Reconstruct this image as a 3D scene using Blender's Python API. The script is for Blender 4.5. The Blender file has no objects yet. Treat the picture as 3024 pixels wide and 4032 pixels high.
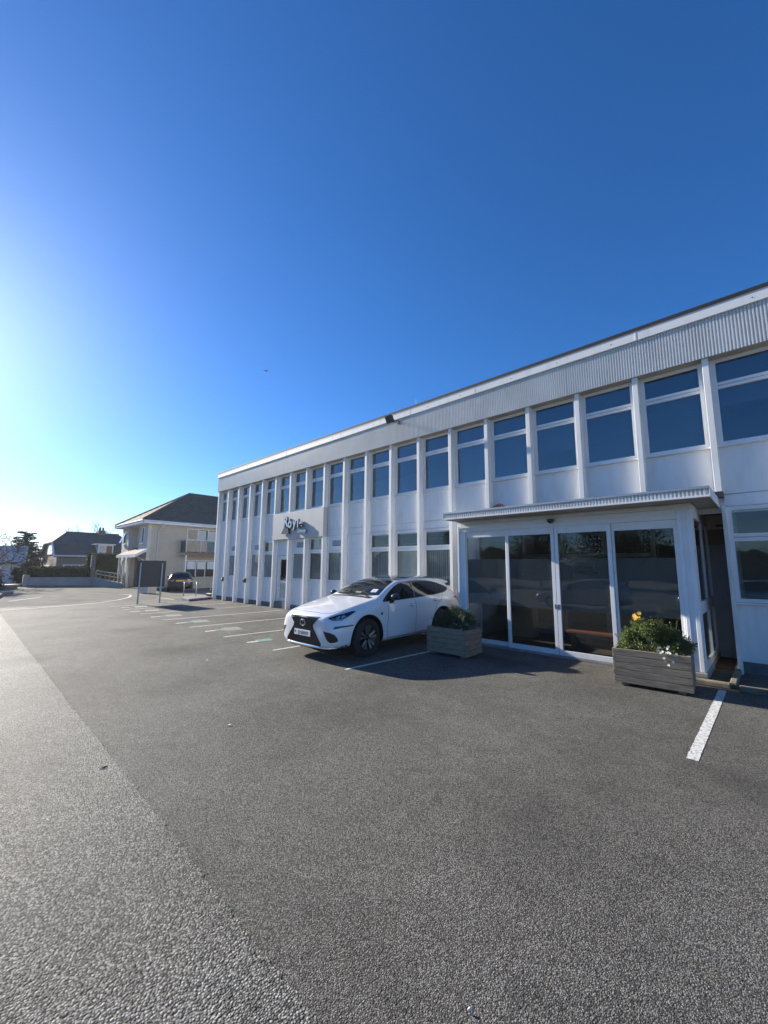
import bpy, bmesh, math, random
from mathutils import Vector, Matrix, Euler
from mathutils.bvhtree import BVHTree
from mathutils.geometry import delaunay_2d_cdt
R = math.radians
scn = bpy.context.scene
COL = scn.collection

# ------------------------------------------------------------------ camera
# x runs along the office front (+x towards its far end), y out of the front into the car park, z up
cam_d = bpy.data.cameras.new('Camera'); cam = bpy.data.objects.new('Camera', cam_d); COL.objects.link(cam)
_r = Vector((-0.72416687, -0.68958426, 0.0074755)); _u = Vector((-0.08740453, 0.10252961, 0.9908825)); _f = Vector((0.68406344, -0.71691089, 0.13452134))
cam.matrix_world = Matrix(((_r.x, _u.x, -_f.x, 0.0), (_r.y, _u.y, -_f.y, 10.0764), (_r.z, _u.z, -_f.z, 1.9205), (0, 0, 0, 1)))
cam_d.sensor_width = 36.0; cam_d.lens = 36.0*1574.95/4032.0; cam_d.clip_start = 0.05; cam_d.clip_end = 5000
scn.camera = cam
# ------------------------------------------------------------------ sky and sun
SUN_AZ, SUN_EL = 7.5, 23.0            # azimuth from +x towards +y
w = bpy.data.worlds.new('World'); scn.world = w; w.use_nodes = True
nt = w.node_tree; nt.nodes.clear()
sky = nt.nodes.new('ShaderNodeTexSky'); sky.sky_type = 'NISHITA'; sky.sun_disc = False
sky.sun_elevation = R(SUN_EL); sky.sun_rotation = R(90-SUN_AZ)
sky.altitude = 0; sky.air_density = 0.9; sky.dust_density = 0.28; sky.ozone_density = 7.5
bg = nt.nodes.new('ShaderNodeBackground'); bg.inputs['Strength'].default_value = 0.095
wo = nt.nodes.new('ShaderNodeOutputWorld')
hsv = nt.nodes.new('ShaderNodeHueSaturation'); hsv.inputs['Saturation'].default_value = 1.12; hsv.inputs['Hue'].default_value = 0.503
nt.links.new(sky.outputs[0], hsv.inputs['Color']); nt.links.new(hsv.outputs[0], bg.inputs[0]); nt.links.new(bg.outputs[0], wo.inputs[0])
sd = bpy.data.lights.new('Sun', 'SUN'); sd.energy = 5.0; sd.angle = R(0.53); sd.color = (1.0, 0.93, 0.81)
so = bpy.data.objects.new('Sun', sd); COL.objects.link(so)
S_DIR = Vector((math.cos(R(SUN_EL))*math.cos(R(SUN_AZ)), math.cos(R(SUN_EL))*math.sin(R(SUN_AZ)), math.sin(R(SUN_EL))))
so.rotation_euler = S_DIR.to_track_quat('Z', 'Y').to_euler(); so.location = S_DIR*80
vs = scn.view_settings; vs.view_transform = 'Standard'; vs.look = 'None'; vs.exposure = 1.0; vs.gamma = 1.0; vs.use_curve_mapping = False
scn.render.engine = 'CYCLES'; scn.cycles.use_denoising = True
scn.cycles.max_bounces = 8; scn.cycles.transparent_max_bounces = 12
scn.cycles.sample_clamp_indirect = 8.0; scn.cycles.sample_clamp_direct = 0.0
scn.cycles.caustics_reflective = False; scn.cycles.caustics_refractive = False

# ------------------------------------------------------------------ materials
MATS = {}
def mat(name, c1, c2=None, rough=0.6, metal=0.0, spec=0.5, nscale=3.0, detail=6, lo=0.35, hi=0.65,
        bump=0.0, bscale=40.0, bdist=0.01, coat=0.0, trans=0.0, stretch=None, rvar=0.0, island=0.0, btype='noise', sheen=0):
    m = bpy.data.materials.new(name); m.use_nodes = True; MATS[name] = m
    n = m.node_tree.nodes; l = m.node_tree.links
    b = n['Principled BSDF']
    b.inputs['Roughness'].default_value = rough; b.inputs['Metallic'].default_value = metal
    b.inputs['Specular IOR Level'].default_value = spec
    b.inputs['Coat Weight'].default_value = coat; b.inputs['Coat Roughness'].default_value = 0.04
    b.inputs['Base Color'].default_value = (*c1, 1)
    geo = n.new('ShaderNodeNewGeometry'); pos = geo.outputs['Position']
    if stretch:
        vm = n.new('ShaderNodeVectorMath'); vm.operation = 'MULTIPLY'; vm.inputs[1].default_value = stretch
        l.new(pos, vm.inputs[0]); pos = vm.outputs[0]
    if c2 is not None:
        nz = n.new('ShaderNodeTexNoise'); nz.inputs['Scale'].default_value = nscale; nz.inputs['Detail'].default_value = detail
        l.new(pos, nz.inputs['Vector'])
        mr = n.new('ShaderNodeMapRange'); mr.inputs[1].default_value = lo; mr.inputs[2].default_value = hi
        l.new(nz.outputs['Fac'], mr.inputs[0]); fac = mr.outputs[0]
        if island:
            ad = n.new('ShaderNodeMath'); ad.operation = 'MULTIPLY_ADD'; ad.inputs[1].default_value = island; 
            l.new(geo.outputs['Random Per Island'], ad.inputs[0]); l.new(fac, ad.inputs[2])
            s2 = n.new('ShaderNodeMath'); s2.operation = 'SUBTRACT'; s2.inputs[1].default_value = island*0.5; s2.use_clamp = True
            l.new(ad.outputs[0], s2.inputs[0]); fac = s2.outputs[0]
        mx = n.new('ShaderNodeMix'); mx.data_type = 'RGBA'
        mx.inputs[6].default_value = (*c1, 1); mx.inputs[7].default_value = (*c2, 1)
        l.new(fac, mx.inputs[0]); l.new(mx.outputs[2], b.inputs['Base Color'])
        if rvar:
            m2 = n.new('ShaderNodeMapRange'); m2.inputs[3].default_value = rough-rvar; m2.inputs[4].default_value = rough+rvar
            l.new(fac, m2.inputs[0]); l.new(m2.outputs[0], b.inputs['Roughness'])
    if bump:
        if btype == 'noise':
            bn = n.new('ShaderNodeTexNoise'); bn.inputs['Scale'].default_value = bscale; bn.inputs['Detail'].default_value = 4; bo = bn.outputs['Fac']
        else:
            bn = n.new('ShaderNodeTexVoronoi'); bn.inputs['Scale'].default_value = bscale; bo = bn.outputs['Distance']
        l.new(pos, bn.inputs['Vector'])
        bp = n.new('ShaderNodeBump'); bp.inputs['Strength'].default_value = bump; bp.inputs['Distance'].default_value = bdist
        l.new(bo, bp.inputs['Height']); l.new(bp.outputs[0], b.inputs['Normal'])
    if trans:
        tr = n.new('ShaderNodeBsdfTranslucent'); tr.inputs[0].default_value = (*[min(1, c*1.3) for c in (c2 or c1)], 1)
        ms = n.new('ShaderNodeMixShader'); ms.inputs[0].default_value = trans
        out = n['Material Output']; l.new(b.outputs[0], ms.inputs[1]); l.new(tr.outputs[0], ms.inputs[2]); l.new(ms.outputs[0], out.inputs[0])
    return m

def asphalt(name, c1, c2, agg, bstr, bdist, rough, spec=0.3):
    """bituminous surface: stone aggregate cells, dark binder between, worn patches, fine relief"""
    m = bpy.data.materials.new(name); m.use_nodes = True; MATS[name] = m
    n = m.node_tree.nodes; l = m.node_tree.links; b = n['Principled BSDF']
    geo = n.new('ShaderNodeNewGeometry'); pos = geo.outputs['Position']
    vo = n.new('ShaderNodeTexVoronoi'); vo.inputs['Scale'].default_value = agg; vo.inputs['Randomness'].default_value = 1.0
    l.new(pos, vo.inputs['Vector'])
    wn = n.new('ShaderNodeTexWhiteNoise'); l.new(vo.outputs['Color'], wn.inputs['Vector'])
    v2 = n.new('ShaderNodeTexNoise'); v2.inputs['Scale'].default_value = agg*1.7; v2.inputs['Detail'].default_value = 3; l.new(pos, v2.inputs['Vector'])
    big = n.new('ShaderNodeTexNoise'); big.inputs['Scale'].default_value = 0.55; big.inputs['Detail'].default_value = 8; big.inputs['Roughness'].default_value = 0.62
    l.new(pos, big.inputs['Vector'])
    mid = n.new('ShaderNodeTexNoise'); mid.inputs['Scale'].default_value = 5.0; mid.inputs['Detail'].default_value = 5; l.new(pos, mid.inputs['Vector'])
    mx = n.new('ShaderNodeMix'); mx.data_type = 'RGBA'; mx.inputs[6].default_value = (*c1, 1); mx.inputs[7].default_value = (*c2, 1)
    pw = n.new('ShaderNodeMath'); pw.operation = 'POWER'; pw.inputs[1].default_value = 1.6
    l.new(wn.outputs['Value'], pw.inputs[0]); l.new(pw.outputs[0], mx.inputs[0])
    # dark binder between the stones
    dm = n.new('ShaderNodeMapRange'); dm.inputs[1].default_value = 0.35; dm.inputs[2].default_value = 0.75; dm.inputs[3].default_value = 1.0; dm.inputs[4].default_value = 0.5
    l.new(vo.outputs['Distance'], dm.inputs[0])
    bm_ = n.new('ShaderNodeMapRange'); bm_.inputs[1].default_value = 0.3; bm_.inputs[2].default_value = 0.7; bm_.inputs[3].default_value = 0.70; bm_.inputs[4].default_value = 1.25
    l.new(big.outputs['Fac'], bm_.inputs[0])
    mm = n.new('ShaderNodeMapRange'); mm.inputs[1].default_value = 0.3; mm.inputs[2].default_value = 0.7; mm.inputs[3].default_value = 0.9; mm.inputs[4].default_value = 1.1
    l.new(mid.outputs['Fac'], mm.inputs[0])
    a1 = n.new('ShaderNodeMath'); a1.operation = 'MULTIPLY'; l.new(dm.outputs[0], a1.inputs[0]); l.new(bm_.outputs[0], a1.inputs[1])
    a2 = n.new('ShaderNodeMath'); a2.operation = 'MULTIPLY'; l.new(a1.outputs[0], a2.inputs[0]); l.new(mm.outputs[0], a2.inputs[1])
    # oil spots and old stains: a few soft-edged dark blots
    st = n.new('ShaderNodeTexVoronoi'); st.inputs['Scale'].default_value = 0.42; st.inputs['Randomness'].default_value = 1.0
    wv = n.new('ShaderNodeTexNoise'); wv.inputs['Scale'].default_value = 2.2; wv.inputs['Detail'].default_value = 5; l.new(pos, wv.inputs['Vector'])
    dv = n.new('ShaderNodeVectorMath'); dv.operation = 'MULTIPLY_ADD'; dv.inputs[1].default_value = (0.9, 0.9, 0.0); l.new(wv.outputs['Color'], dv.inputs[0]); l.new(pos, dv.inputs[2]); l.new(dv.outputs[0], st.inputs['Vector'])
    sm = n.new('ShaderNodeMapRange'); sm.interpolation_type = 'SMOOTHSTEP'; sm.inputs[1].default_value = 0.08; sm.inputs[2].default_value = 0.34; sm.inputs[3].default_value = 0.66; sm.inputs[4].default_value = 1.0
    l.new(st.outputs['Distance'], sm.inputs[0])
    a3 = n.new('ShaderNodeMath'); a3.operation = 'MULTIPLY'; l.new(a2.outputs[0], a3.inputs[0]); l.new(sm.outputs[0], a3.inputs[1])
    sc = n.new('ShaderNodeVectorMath'); sc.operation = 'SCALE'; l.new(mx.outputs[2], sc.inputs[0]); l.new(a3.outputs[0], sc.inputs['Scale'])
    l.new(sc.outputs[0], b.inputs['Base Color'])
    b.inputs['Roughness'].default_value = rough; b.inputs['Specular IOR Level'].default_value = spec
    # relief: rounded stones standing out of the binder by differing amounts
    inv = n.new('ShaderNodeMath'); inv.operation = 'MULTIPLY_ADD'; inv.inputs[1].default_value = -0.9; inv.inputs[2].default_value = 0.6
    l.new(vo.outputs['Distance'], inv.inputs[0])
    h = n.new('ShaderNodeMath'); h.operation = 'MULTIPLY_ADD'; h.inputs[1].default_value = 0.55; l.new(wn.outputs['Value'], h.inputs[0]); l.new(inv.outputs[0], h.inputs[2])
    h2 = n.new('ShaderNodeMath'); h2.operation = 'MULTIPLY_ADD'; h2.inputs[1].default_value = 0.22; l.new(v2.outputs['Fac'], h2.inputs[0]); l.new(h.outputs[0], h2.inputs[2])
    bp = n.new('ShaderNodeBump'); bp.inputs['Strength'].default_value = bstr; bp.inputs['Distance'].default_value = bdist
    l.new(h2.outputs[0], bp.inputs['Height']); l.new(bp.outputs[0], b.inputs['Normal'])
    return m

def glass(name, tint, f0=0.05, rough=0.0, film=None, filmfac=0.0):
    m = bpy.data.materials.new(name); m.use_nodes = True; MATS[name] = m
    n = m.node_tree.nodes; l = m.node_tree.links; n.remove(n['Principled BSDF'])
    t = n.new('ShaderNodeBsdfTransparent'); t.inputs[0].default_value = (*tint, 1)
    g = n.new('ShaderNodeBsdfGlossy'); g.inputs['Roughness'].default_value = rough; g.inputs[0].default_value = (1, 1, 1, 1)
    lw = n.new('ShaderNodeLayerWeight'); lw.inputs[0].default_value = 0.5      # facing -> Schlick reflectance
    p5 = n.new('ShaderNodeMath'); p5.operation = 'POWER'; p5.inputs[1].default_value = 5.0; l.new(lw.outputs['Facing'], p5.inputs[0])
    fr = n.new('ShaderNodeMath'); fr.operation = 'MULTIPLY_ADD'; fr.inputs[1].default_value = 1-f0; fr.inputs[2].default_value = f0; l.new(p5.outputs[0], fr.inputs[0])
    ms = n.new('ShaderNodeMixShader')
    base = t.outputs[0]
    if film:
        d = n.new('ShaderNodeBsdfDiffuse'); d.inputs[0].default_value = (*film, 1)
        mf = n.new('ShaderNodeMixShader'); mf.inputs[0].default_value = filmfac
        l.new(base, mf.inputs[1]); l.new(d.outputs[0], mf.inputs[2]); base = mf.outputs[0]
    l.new(fr.outputs[0], ms.inputs[0]); l.new(base, ms.inputs[1]); l.new(g.outputs[0], ms.inputs[2]); l.new(ms.outputs[0], n['Material Output'].inputs[0])
    # very slight waviness of real panes
    nz = n.new('ShaderNodeTexNoise'); nz.inputs['Scale'].default_value = 1.3; geo = n.new('ShaderNodeNewGeometry'); l.new(geo.outputs['Position'], nz.inputs['Vector'])
    bp = n.new('ShaderNodeBump'); bp.inputs['Strength'].default_value = 0.12; bp.inputs['Distance'].default_value = 0.02
    l.new(nz.outputs['Fac'], bp.inputs['Height']); l.new(bp.outputs[0], g.inputs['Normal'])
    return m

asphalt('asphalt', (0.060, 0.057, 0.050), (0.285, 0.270, 0.238), 135, 0.9, 0.006, 0.76, 0.22)
asphalt('asphalt_old', (0.060, 0.057, 0.050), (0.36, 0.345, 0.305), 88, 1.0, 0.010, 0.68, 0.26)
mat('road', (0.12, 0.115, 0.10), (0.19, 0.18, 0.155), rough=0.95, spec=0.1, nscale=0.8, bump=0.4, bscale=60)
mat('earth', (0.08, 0.085, 0.05), (0.12, 0.11, 0.07), rough=0.95, nscale=0.3)
mat('render_white', (0.83, 0.84, 0.84), (0.72, 0.72, 0.70), rough=0.85, nscale=2.4, lo=0.45, hi=0.85, stretch=(3, 3, 0.7), bump=0.35, bscale=90, bdist=0.006)
mat('paint_white', (0.83, 0.82, 0.79), (0.64, 0.62, 0.56), rough=0.6, nscale=2.2, lo=0.5, hi=0.85, stretch=(6, 6, 0.6), bump=0.1, bscale=30, bdist=0.004)
mat('frame_white', (0.80, 0.81, 0.82), (0.76, 0.76, 0.75), rough=0.35, nscale=4)
mat('band_white', (0.82, 0.81, 0.78), (0.64, 0.61, 0.55), rough=0.55, nscale=1.8, lo=0.5, hi=0.85, stretch=(2, 2, 0.5))
mat('alu', (0.70, 0.70, 0.68), (0.58, 0.57, 0.54), rough=0.36, metal=0.0, nscale=1.2, lo=0.35, hi=0.75, rvar=0.06)
mat('cap_dark', (0.022, 0.020, 0.019), (0.035, 0.031, 0.029), rough=0.7, nscale=3)
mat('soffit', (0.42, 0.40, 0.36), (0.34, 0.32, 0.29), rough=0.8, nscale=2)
mat('plinth', (0.17, 0.175, 0.185), (0.12, 0.12, 0.13), rough=0.85, nscale=4, bump=0.2, bscale=70)
mat('sign_panel', (0.52, 0.51, 0.49), (0.48, 0.47, 0.455), rough=0.6, nscale=2)
mat('steel', (0.36, 0.36, 0.37), rough=0.30, metal=0.9)
mat('dark_metal', (0.05, 0.055, 0.06), rough=0.35, metal=0.6)
mat('black', (0.012, 0.012, 0.013), rough=0.4)
mat('black_gloss', (0.008, 0.008, 0.009), rough=0.08, coat=0.6)
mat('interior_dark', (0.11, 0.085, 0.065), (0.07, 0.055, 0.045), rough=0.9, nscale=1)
mat('interior_light', (0.30, 0.29, 0.27), rough=0.9)
mat('blind', (0.52, 0.55, 0.55), (0.45, 0.48, 0.48), rough=0.8, nscale=5)
mat('blind_blue', (0.16, 0.20, 0.24), (0.13, 0.17, 0.21), rough=0.8, nscale=2, stretch=(1, 1, 30))
mat('carpet', (0.13, 0.075, 0.05), (0.09, 0.055, 0.038), rough=0.95, nscale=8)
mat('wood_orange', (0.36, 0.13, 0.05), (0.28, 0.09, 0.035), rough=0.5, nscale=3, stretch=(1, 12, 12))
mat('cardboard', (0.36, 0.27, 0.17), rough=0.8)
mat('grey_wall', (0.42, 0.43, 0.45), (0.36, 0.37, 0.38), rough=0.8, nscale=3)
mat('brown_wall', (0.26, 0.15, 0.13), rough=0.8)
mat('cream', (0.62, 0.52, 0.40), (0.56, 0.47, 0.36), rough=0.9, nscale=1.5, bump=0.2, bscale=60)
mat('cream_pale_and_lit', (0.72, 0.66, 0.56), (0.66, 0.60, 0.50), rough=0.9, nscale=1.5)
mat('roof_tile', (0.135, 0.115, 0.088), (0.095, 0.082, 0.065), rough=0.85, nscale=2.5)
mat('roof_tile_red_and_lit', (0.23, 0.12, 0.08), (0.17, 0.09, 0.06), rough=0.85, nscale=2.5)
mat('brickwork', (0.26, 0.18, 0.15), (0.19, 0.13, 0.11), rough=0.9, nscale=6)
mat('pebble', (0.24, 0.23, 0.21), (0.18, 0.17, 0.16), rough=0.95, nscale=8)
mat('concrete', (0.30, 0.29, 0.27), (0.22, 0.21, 0.195), rough=0.9, nscale=3, bump=0.3, bscale=50)
mat('kerb', (0.24, 0.20, 0.135), (0.13, 0.115, 0.085), rough=0.9, nscale=5, bump=0.4, bscale=45)
mat('wall_grey', (0.42, 0.42, 0.41), (0.33, 0.33, 0.32), rough=0.9, nscale=1.2)
mat('timber', (0.36, 0.285, 0.195), (0.20, 0.155, 0.105), rough=0.85, nscale=2.5, detail=9, stretch=(2.0, 2.0, 28), bump=0.35, bscale=5, bdist=0.01)
mat('timber_end', (0.30, 0.225, 0.155), (0.19, 0.145, 0.10), rough=0.85, nscale=2.5, detail=9, stretch=(2.0, 2.0, 28), bump=0.35, bscale=5, bdist=0.01)
mat('timber_pale', (0.55, 0.50, 0.40), (0.46, 0.41, 0.32), rough=0.8, nscale=3)
mat('soil', (0.05, 0.038, 0.028), (0.03, 0.024, 0.018), rough=1.0, nscale=12, bump=0.6, bscale=30)
mat('leaf', (0.055, 0.09, 0.018), (0.15, 0.185, 0.045), rough=0.55, nscale=9, island=0.9, trans=0.25)
mat('leaf_dark', (0.018, 0.045, 0.016), (0.045, 0.085, 0.03), rough=0.55, nscale=9, island=0.9, trans=0.2)
mat('leaf_hedge', (0.022, 0.040, 0.014), (0.055, 0.075, 0.025), rough=0.7, nscale=2, island=0.9, trans=0.15)
mat('leaf_purple', (0.10, 0.055, 0.06), (0.16, 0.10, 0.09), rough=0.7, nscale=2, island=0.9, trans=0.2)
mat('needle', (0.02, 0.035, 0.018), (0.045, 0.06, 0.03), rough=0.7, nscale=3, island=0.8)
mat('bark', (0.13, 0.11, 0.095), (0.08, 0.07, 0.06), rough=0.95, nscale=10)
mat('petal_yellow', (0.85, 0.42, 0.02), (0.9, 0.55, 0.05), rough=0.6, nscale=20, trans=0.2)
mat('petal_white', (0.85, 0.85, 0.82), (0.8, 0.8, 0.86), rough=0.6, nscale=20, trans=0.2)
mat('car_white', (0.80, 0.80, 0.80), rough=0.28, spec=0.5, coat=1.0)
mat('car_green', (0.012, 0.022, 0.024), rough=0.3, metal=0.3, coat=1.0)
mat('car_silver', (0.42, 0.43, 0.44), rough=0.32, metal=0.7, coat=1.0)
mat('car_glass', (0.010, 0.014, 0.016), rough=0.03, spec=0.45, coat=0.0)
mat('tyre', (0.014, 0.014, 0.015), (0.022, 0.021, 0.02), rough=0.85, nscale=20)
mat('chrome', (0.88, 0.88, 0.88), rough=0.16, metal=1.0)
mat('rim_dark', (0.02, 0.02, 0.022), rough=0.3, metal=0.5)
mat('rim_silver', (0.45, 0.45, 0.46), rough=0.28, metal=0.9)
mat('lamp_red', (0.35, 0.01, 0.012), rough=0.12, coat=1.0)
mat('lamp_clear', (0.55, 0.58, 0.62), rough=0.1, metal=0.7, coat=1.0)
mat('plate_white', (0.78, 0.78, 0.75), rough=0.4)
mat('plate_yellow', (0.75, 0.48, 0.04), rough=0.4)
mat('ink', (0.01, 0.01, 0.012), rough=0.5)
mat('ink_grey', (0.10, 0.11, 0.11), rough=0.5)
mat('seam', (0.035, 0.037, 0.04), rough=0.6)
mat('line_white', (0.66, 0.65, 0.61), (0.17, 0.16, 0.14), rough=0.8, nscale=30, detail=8, lo=0.47, hi=0.72, bump=0.5, bscale=80, bdist=0.006)
mat('line_teal', (0.10, 0.34, 0.27), (0.16, 0.22, 0.19), rough=0.75, nscale=12, bump=0.4, bscale=80)
mat('line_grey', (0.24, 0.23, 0.22), (0.19, 0.185, 0.18), rough=0.8, nscale=12, bump=0.4, bscale=80)
mat('line_cream', (0.62, 0.56, 0.40), (0.4, 0.37, 0.3), rough=0.8, nscale=10)
mat('sign_back', (0.050, 0.056, 0.066), (0.042, 0.047, 0.055), rough=0.45, nscale=2)
mat('post_grey', (0.42, 0.43, 0.44), rough=0.4, metal=0.6)
mat('bell_red', (0.50, 0.10, 0.05), (0.42, 0.16, 0.10), rough=0.45, nscale=12)
mat('bird', (0.35, 0.36, 0.38), rough=0.8)
mat('grass', (0.05, 0.075, 0.025), (0.09, 0.10, 0.045), rough=0.9, nscale=3, island=0.8)
glass('pane', (0.90, 0.93, 0.93), f0=0.045)
glass('pane_upper', (0.62, 0.70, 0.74), f0=0.115)
glass('pane_porch', (0.80, 0.82, 0.82), f0=0.05)
glass('pane_house', (0.7, 0.75, 0.75), f0=0.06)
glass('film', (0.55, 0.55, 0.55), f0=0.0, film=(0.33, 0.33, 0.31), filmfac=0.6)
glass('frosted', (0.7, 0.72, 0.72), f0=0.05, film=(0.30, 0.34, 0.35), filmfac=0.75)
glass('balcony_glass', (0.66, 0.66, 0.65), f0=0.05, film=(0.10, 0.10, 0.10), filmfac=0.4)

# ------------------------------------------------------------------ mesh helpers
class MB:
    def __init__(s): s.v = []; s.f = []
    def box(s, x0, x1, y0, y1, z0, z1):
        b = len(s.v)
        s.v += [(x, y, z) for z in (z0, z1) for y in (y0, y1) for x in (x0, x1)]
        s.f += [tuple(b+i for i in q) for q in ((0, 2, 3, 1), (4, 5, 7, 6), (0, 1, 5, 4), (2, 6, 7, 3), (0, 4, 6, 2), (1, 3, 7, 5))]
        return s
    def quad(s, *p):
        b = len(s.v); s.v += [tuple(q) for q in p]; s.f.append(tuple(range(b, b+len(p)))); return s
    def prism(s, poly, axis, a, c):
        """polygon in the two other axes, extruded along axis from a to c"""
        b = len(s.v); k = len(poly)
        def P(p, t): return (t, p[0], p[1]) if axis == 0 else ((p[0], t, p[1]) if axis == 1 else (p[0], p[1], t))
        s.v += [P(p, a) for p in poly]+[P(p, c) for p in poly]
        s.f.append(tuple(range(b+k-1, b-1, -1))); s.f.append(tuple(range(b+k, b+2*k)))
        for i in range(k):
            j = (i+1) % k; s.f.append((b+i, b+j, b+k+j, b+k+i))
        return s
    def tube(s, pts, rad, seg=8, cap=True):
        pts = [Vector(p) for p in pts]; n = len(pts)
        if not hasattr(rad, '__len__'): rad = [rad]*n
        b = len(s.v); ref = None
        for i, p in enumerate(pts):
            t = (pts[min(i+1, n-1)]-pts[max(i-1, 0)])
            t = t.normalized() if t.length > 1e-9 else Vector((0, 0, 1))
            if ref is None: ref = Vector((0, 0, 1)) if abs(t.z) < 0.9 else Vector((1, 0, 0))
            a = t.cross(ref).normalized(); c = t.cross(a); ref = -c if False else ref
            for k in range(seg):
                th = 2*math.pi*k/seg; q = p+(a*math.cos(th)+c*math.sin(th))*rad[i]; s.v.append(tuple(q))
        for i in range(n-1):
            for k in range(seg):
                k2 = (k+1) % seg; s.f.append((b+i*seg+k, b+i*seg+k2, b+(i+1)*seg+k2, b+(i+1)*seg+k))
        if cap:
            s.f.append(tuple(b+k for k in range(seg-1, -1, -1))); s.f.append(tuple(b+(n-1)*seg+k for k in range(seg)))
        return s
    def lathe(s, prof, seg=24, axis=2, c=(0, 0, 0), closed=False):
        b = len(s.v); m = len(prof)
        for k in range(seg):
            th = 2*math.pi*k/seg; ca, sa = math.cos(th), math.sin(th)
            for r, h in prof:
                if axis == 2: q = (c[0]+r*ca, c[1]+r*sa, c[2]+h)
                elif axis == 1: q = (c[0]+r*ca, c[1]+h, c[2]+r*sa)
                else: q = (c[0]+h, c[1]+r*ca, c[2]+r*sa)
                s.v.append(q)
        rng = range(m) if closed else range(m-1)
        for k in range(seg):
            k2 = (k+1) % seg
            for i in rng:
                j = (i+1) % m; s.f.append((b+k*m+i, b+k2*m+i, b+k2*m+j, b+k*m+j))
        return s
    def mesh(s, name):
        me = bpy.data.meshes.new(name); me.from_pydata(s.v, [], s.f); me.validate(); me.update(); return me
def fixnormals(me):
    bm = bmesh.new(); bm.from_mesh(me); bmesh.ops.recalc_face_normals(bm, faces=bm.faces); bm.to_mesh(me); bm.free()
def obj(name, mb, m, parent=None, loc=(0, 0, 0), rotz=0.0, smooth=False, bevel=0.0, angle=None):
    me = mb.mesh(name) if isinstance(mb, MB) else mb
    if isinstance(mb, MB): fixnormals(me)
    o = bpy.data.objects.new(name, me); COL.objects.link(o)
    o.location = loc; o.rotation_euler = (0, 0, rotz)
    if m and not me.materials: me.materials.append(MATS[m])
    if parent: o.parent = parent
    if bevel:
        bv = o.modifiers.new('bevel', 'BEVEL'); bv.width = bevel; bv.segments = 2; bv.limit_method = 'ANGLE'; bv.angle_limit = R(40)
    if smooth:
        for p in me.polygons: p.use_smooth = True
        if angle: me.set_sharp_from_angle(angle=R(angle))
    return o
def share(o, loc, rotz=0.0, parent=None):
    c = o.copy(); COL.objects.link(c); c.location = loc; c.rotation_euler = (0, 0, rotz)
    c.parent = parent if parent else o.parent
    return c
def tag(o, label, cat, group=None):
    o['label'] = label; o['category'] = cat
    if group: o['group'] = group
    return o
def thing(name, label, cat, loc=(0, 0, 0), rotz=0.0, group=None):
    o = bpy.data.objects.new(name, None); COL.objects.link(o); o.location = loc; o.rotation_euler = (0, 0, rotz)
    o.empty_display_size = 0.2
    return tag(o, label, cat, group)
def struct(o): o['kind'] = 'structure'; return o
def text_mesh(txt, size, extrude=0.0, align='CENTER', bold=0.0):
    cu = bpy.data.curves.new('t', 'FONT'); cu.body = txt; cu.size = size; cu.extrude = extrude; cu.align_x = align; cu.offset = bold
    o = bpy.data.objects.new('t', cu); COL.objects.link(o)
    dg = bpy.context.evaluated_depsgraph_get(); me = bpy.data.meshes.new_from_object(o.evaluated_get(dg))
    bpy.data.objects.remove(o); return me
def leaves(mb, c, rad, n, size, rng, flat=0.0, shell=0.55, up=0.0):
    """n small leaf blades scattered through an ellipsoid, denser towards its skin"""
    c = Vector(c)
    for _ in range(n):
        d = Vector((rng.gauss(0, 1), rng.gauss(0, 1), rng.gauss(0, 1))).normalized()
        r = shell+(1-shell)*rng.random() if rng.random() < 0.75 else rng.random()
        p = c+Vector((d.x*rad[0], d.y*rad[1], d.z*rad[2]))*r
        a = Vector((rng.gauss(0, 1), rng.gauss(0, 1), rng.gauss(0, 1)*(1-flat)+up)).normalized()
        b = a.cross(Vector((rng.gauss(0, 1), rng.gauss(0, 1), rng.gauss(0, 1)))).normalized()
        s = size*rng.uniform(0.6, 1.3); w_ = s*0.32
        mb.quad(p-a*s*0.5, p+b*w_, p+a*s*0.5, p-b*w_)
def branch(mb, p, d, length, rad, depth, rng, spread=0.55, grav=0.0, seg=6, minr=0.006, tips=None, kids=(2, 4)):
    pts = [Vector(p)]; dd = Vector(d).normalized(); k = 4
    for i in range(k):
        dd = (dd+Vector((rng.gauss(0, 1), rng.gauss(0, 1), rng.gauss(0, 1)))*0.13+Vector((0, 0, grav))).normalized()
        pts.append(pts[-1]+dd*length/k)
    rads = [max(minr, rad*(1-0.5*i/k)) for i in range(k+1)]
    mb.tube(pts, rads, seg if rad > 0.03 else 4, cap=False)
    if depth <= 0:
        if tips is not None: tips.append(pts[-1])
        return
    for i in range(rng.randint(*kids)):
        t = rng.randint(2, k); ax = Vector((rng.gauss(0, 1), rng.gauss(0, 1), rng.gauss(0, 1))).normalized()
        nd = (dd+ax*spread*rng.uniform(0.7, 1.4)).normalized()
        branch(mb, pts[t], nd, length*rng.uniform(0.55, 0.8), rads[t]*0.68, depth-1, rng, spread, grav, seg, minr, tips, kids)
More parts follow.
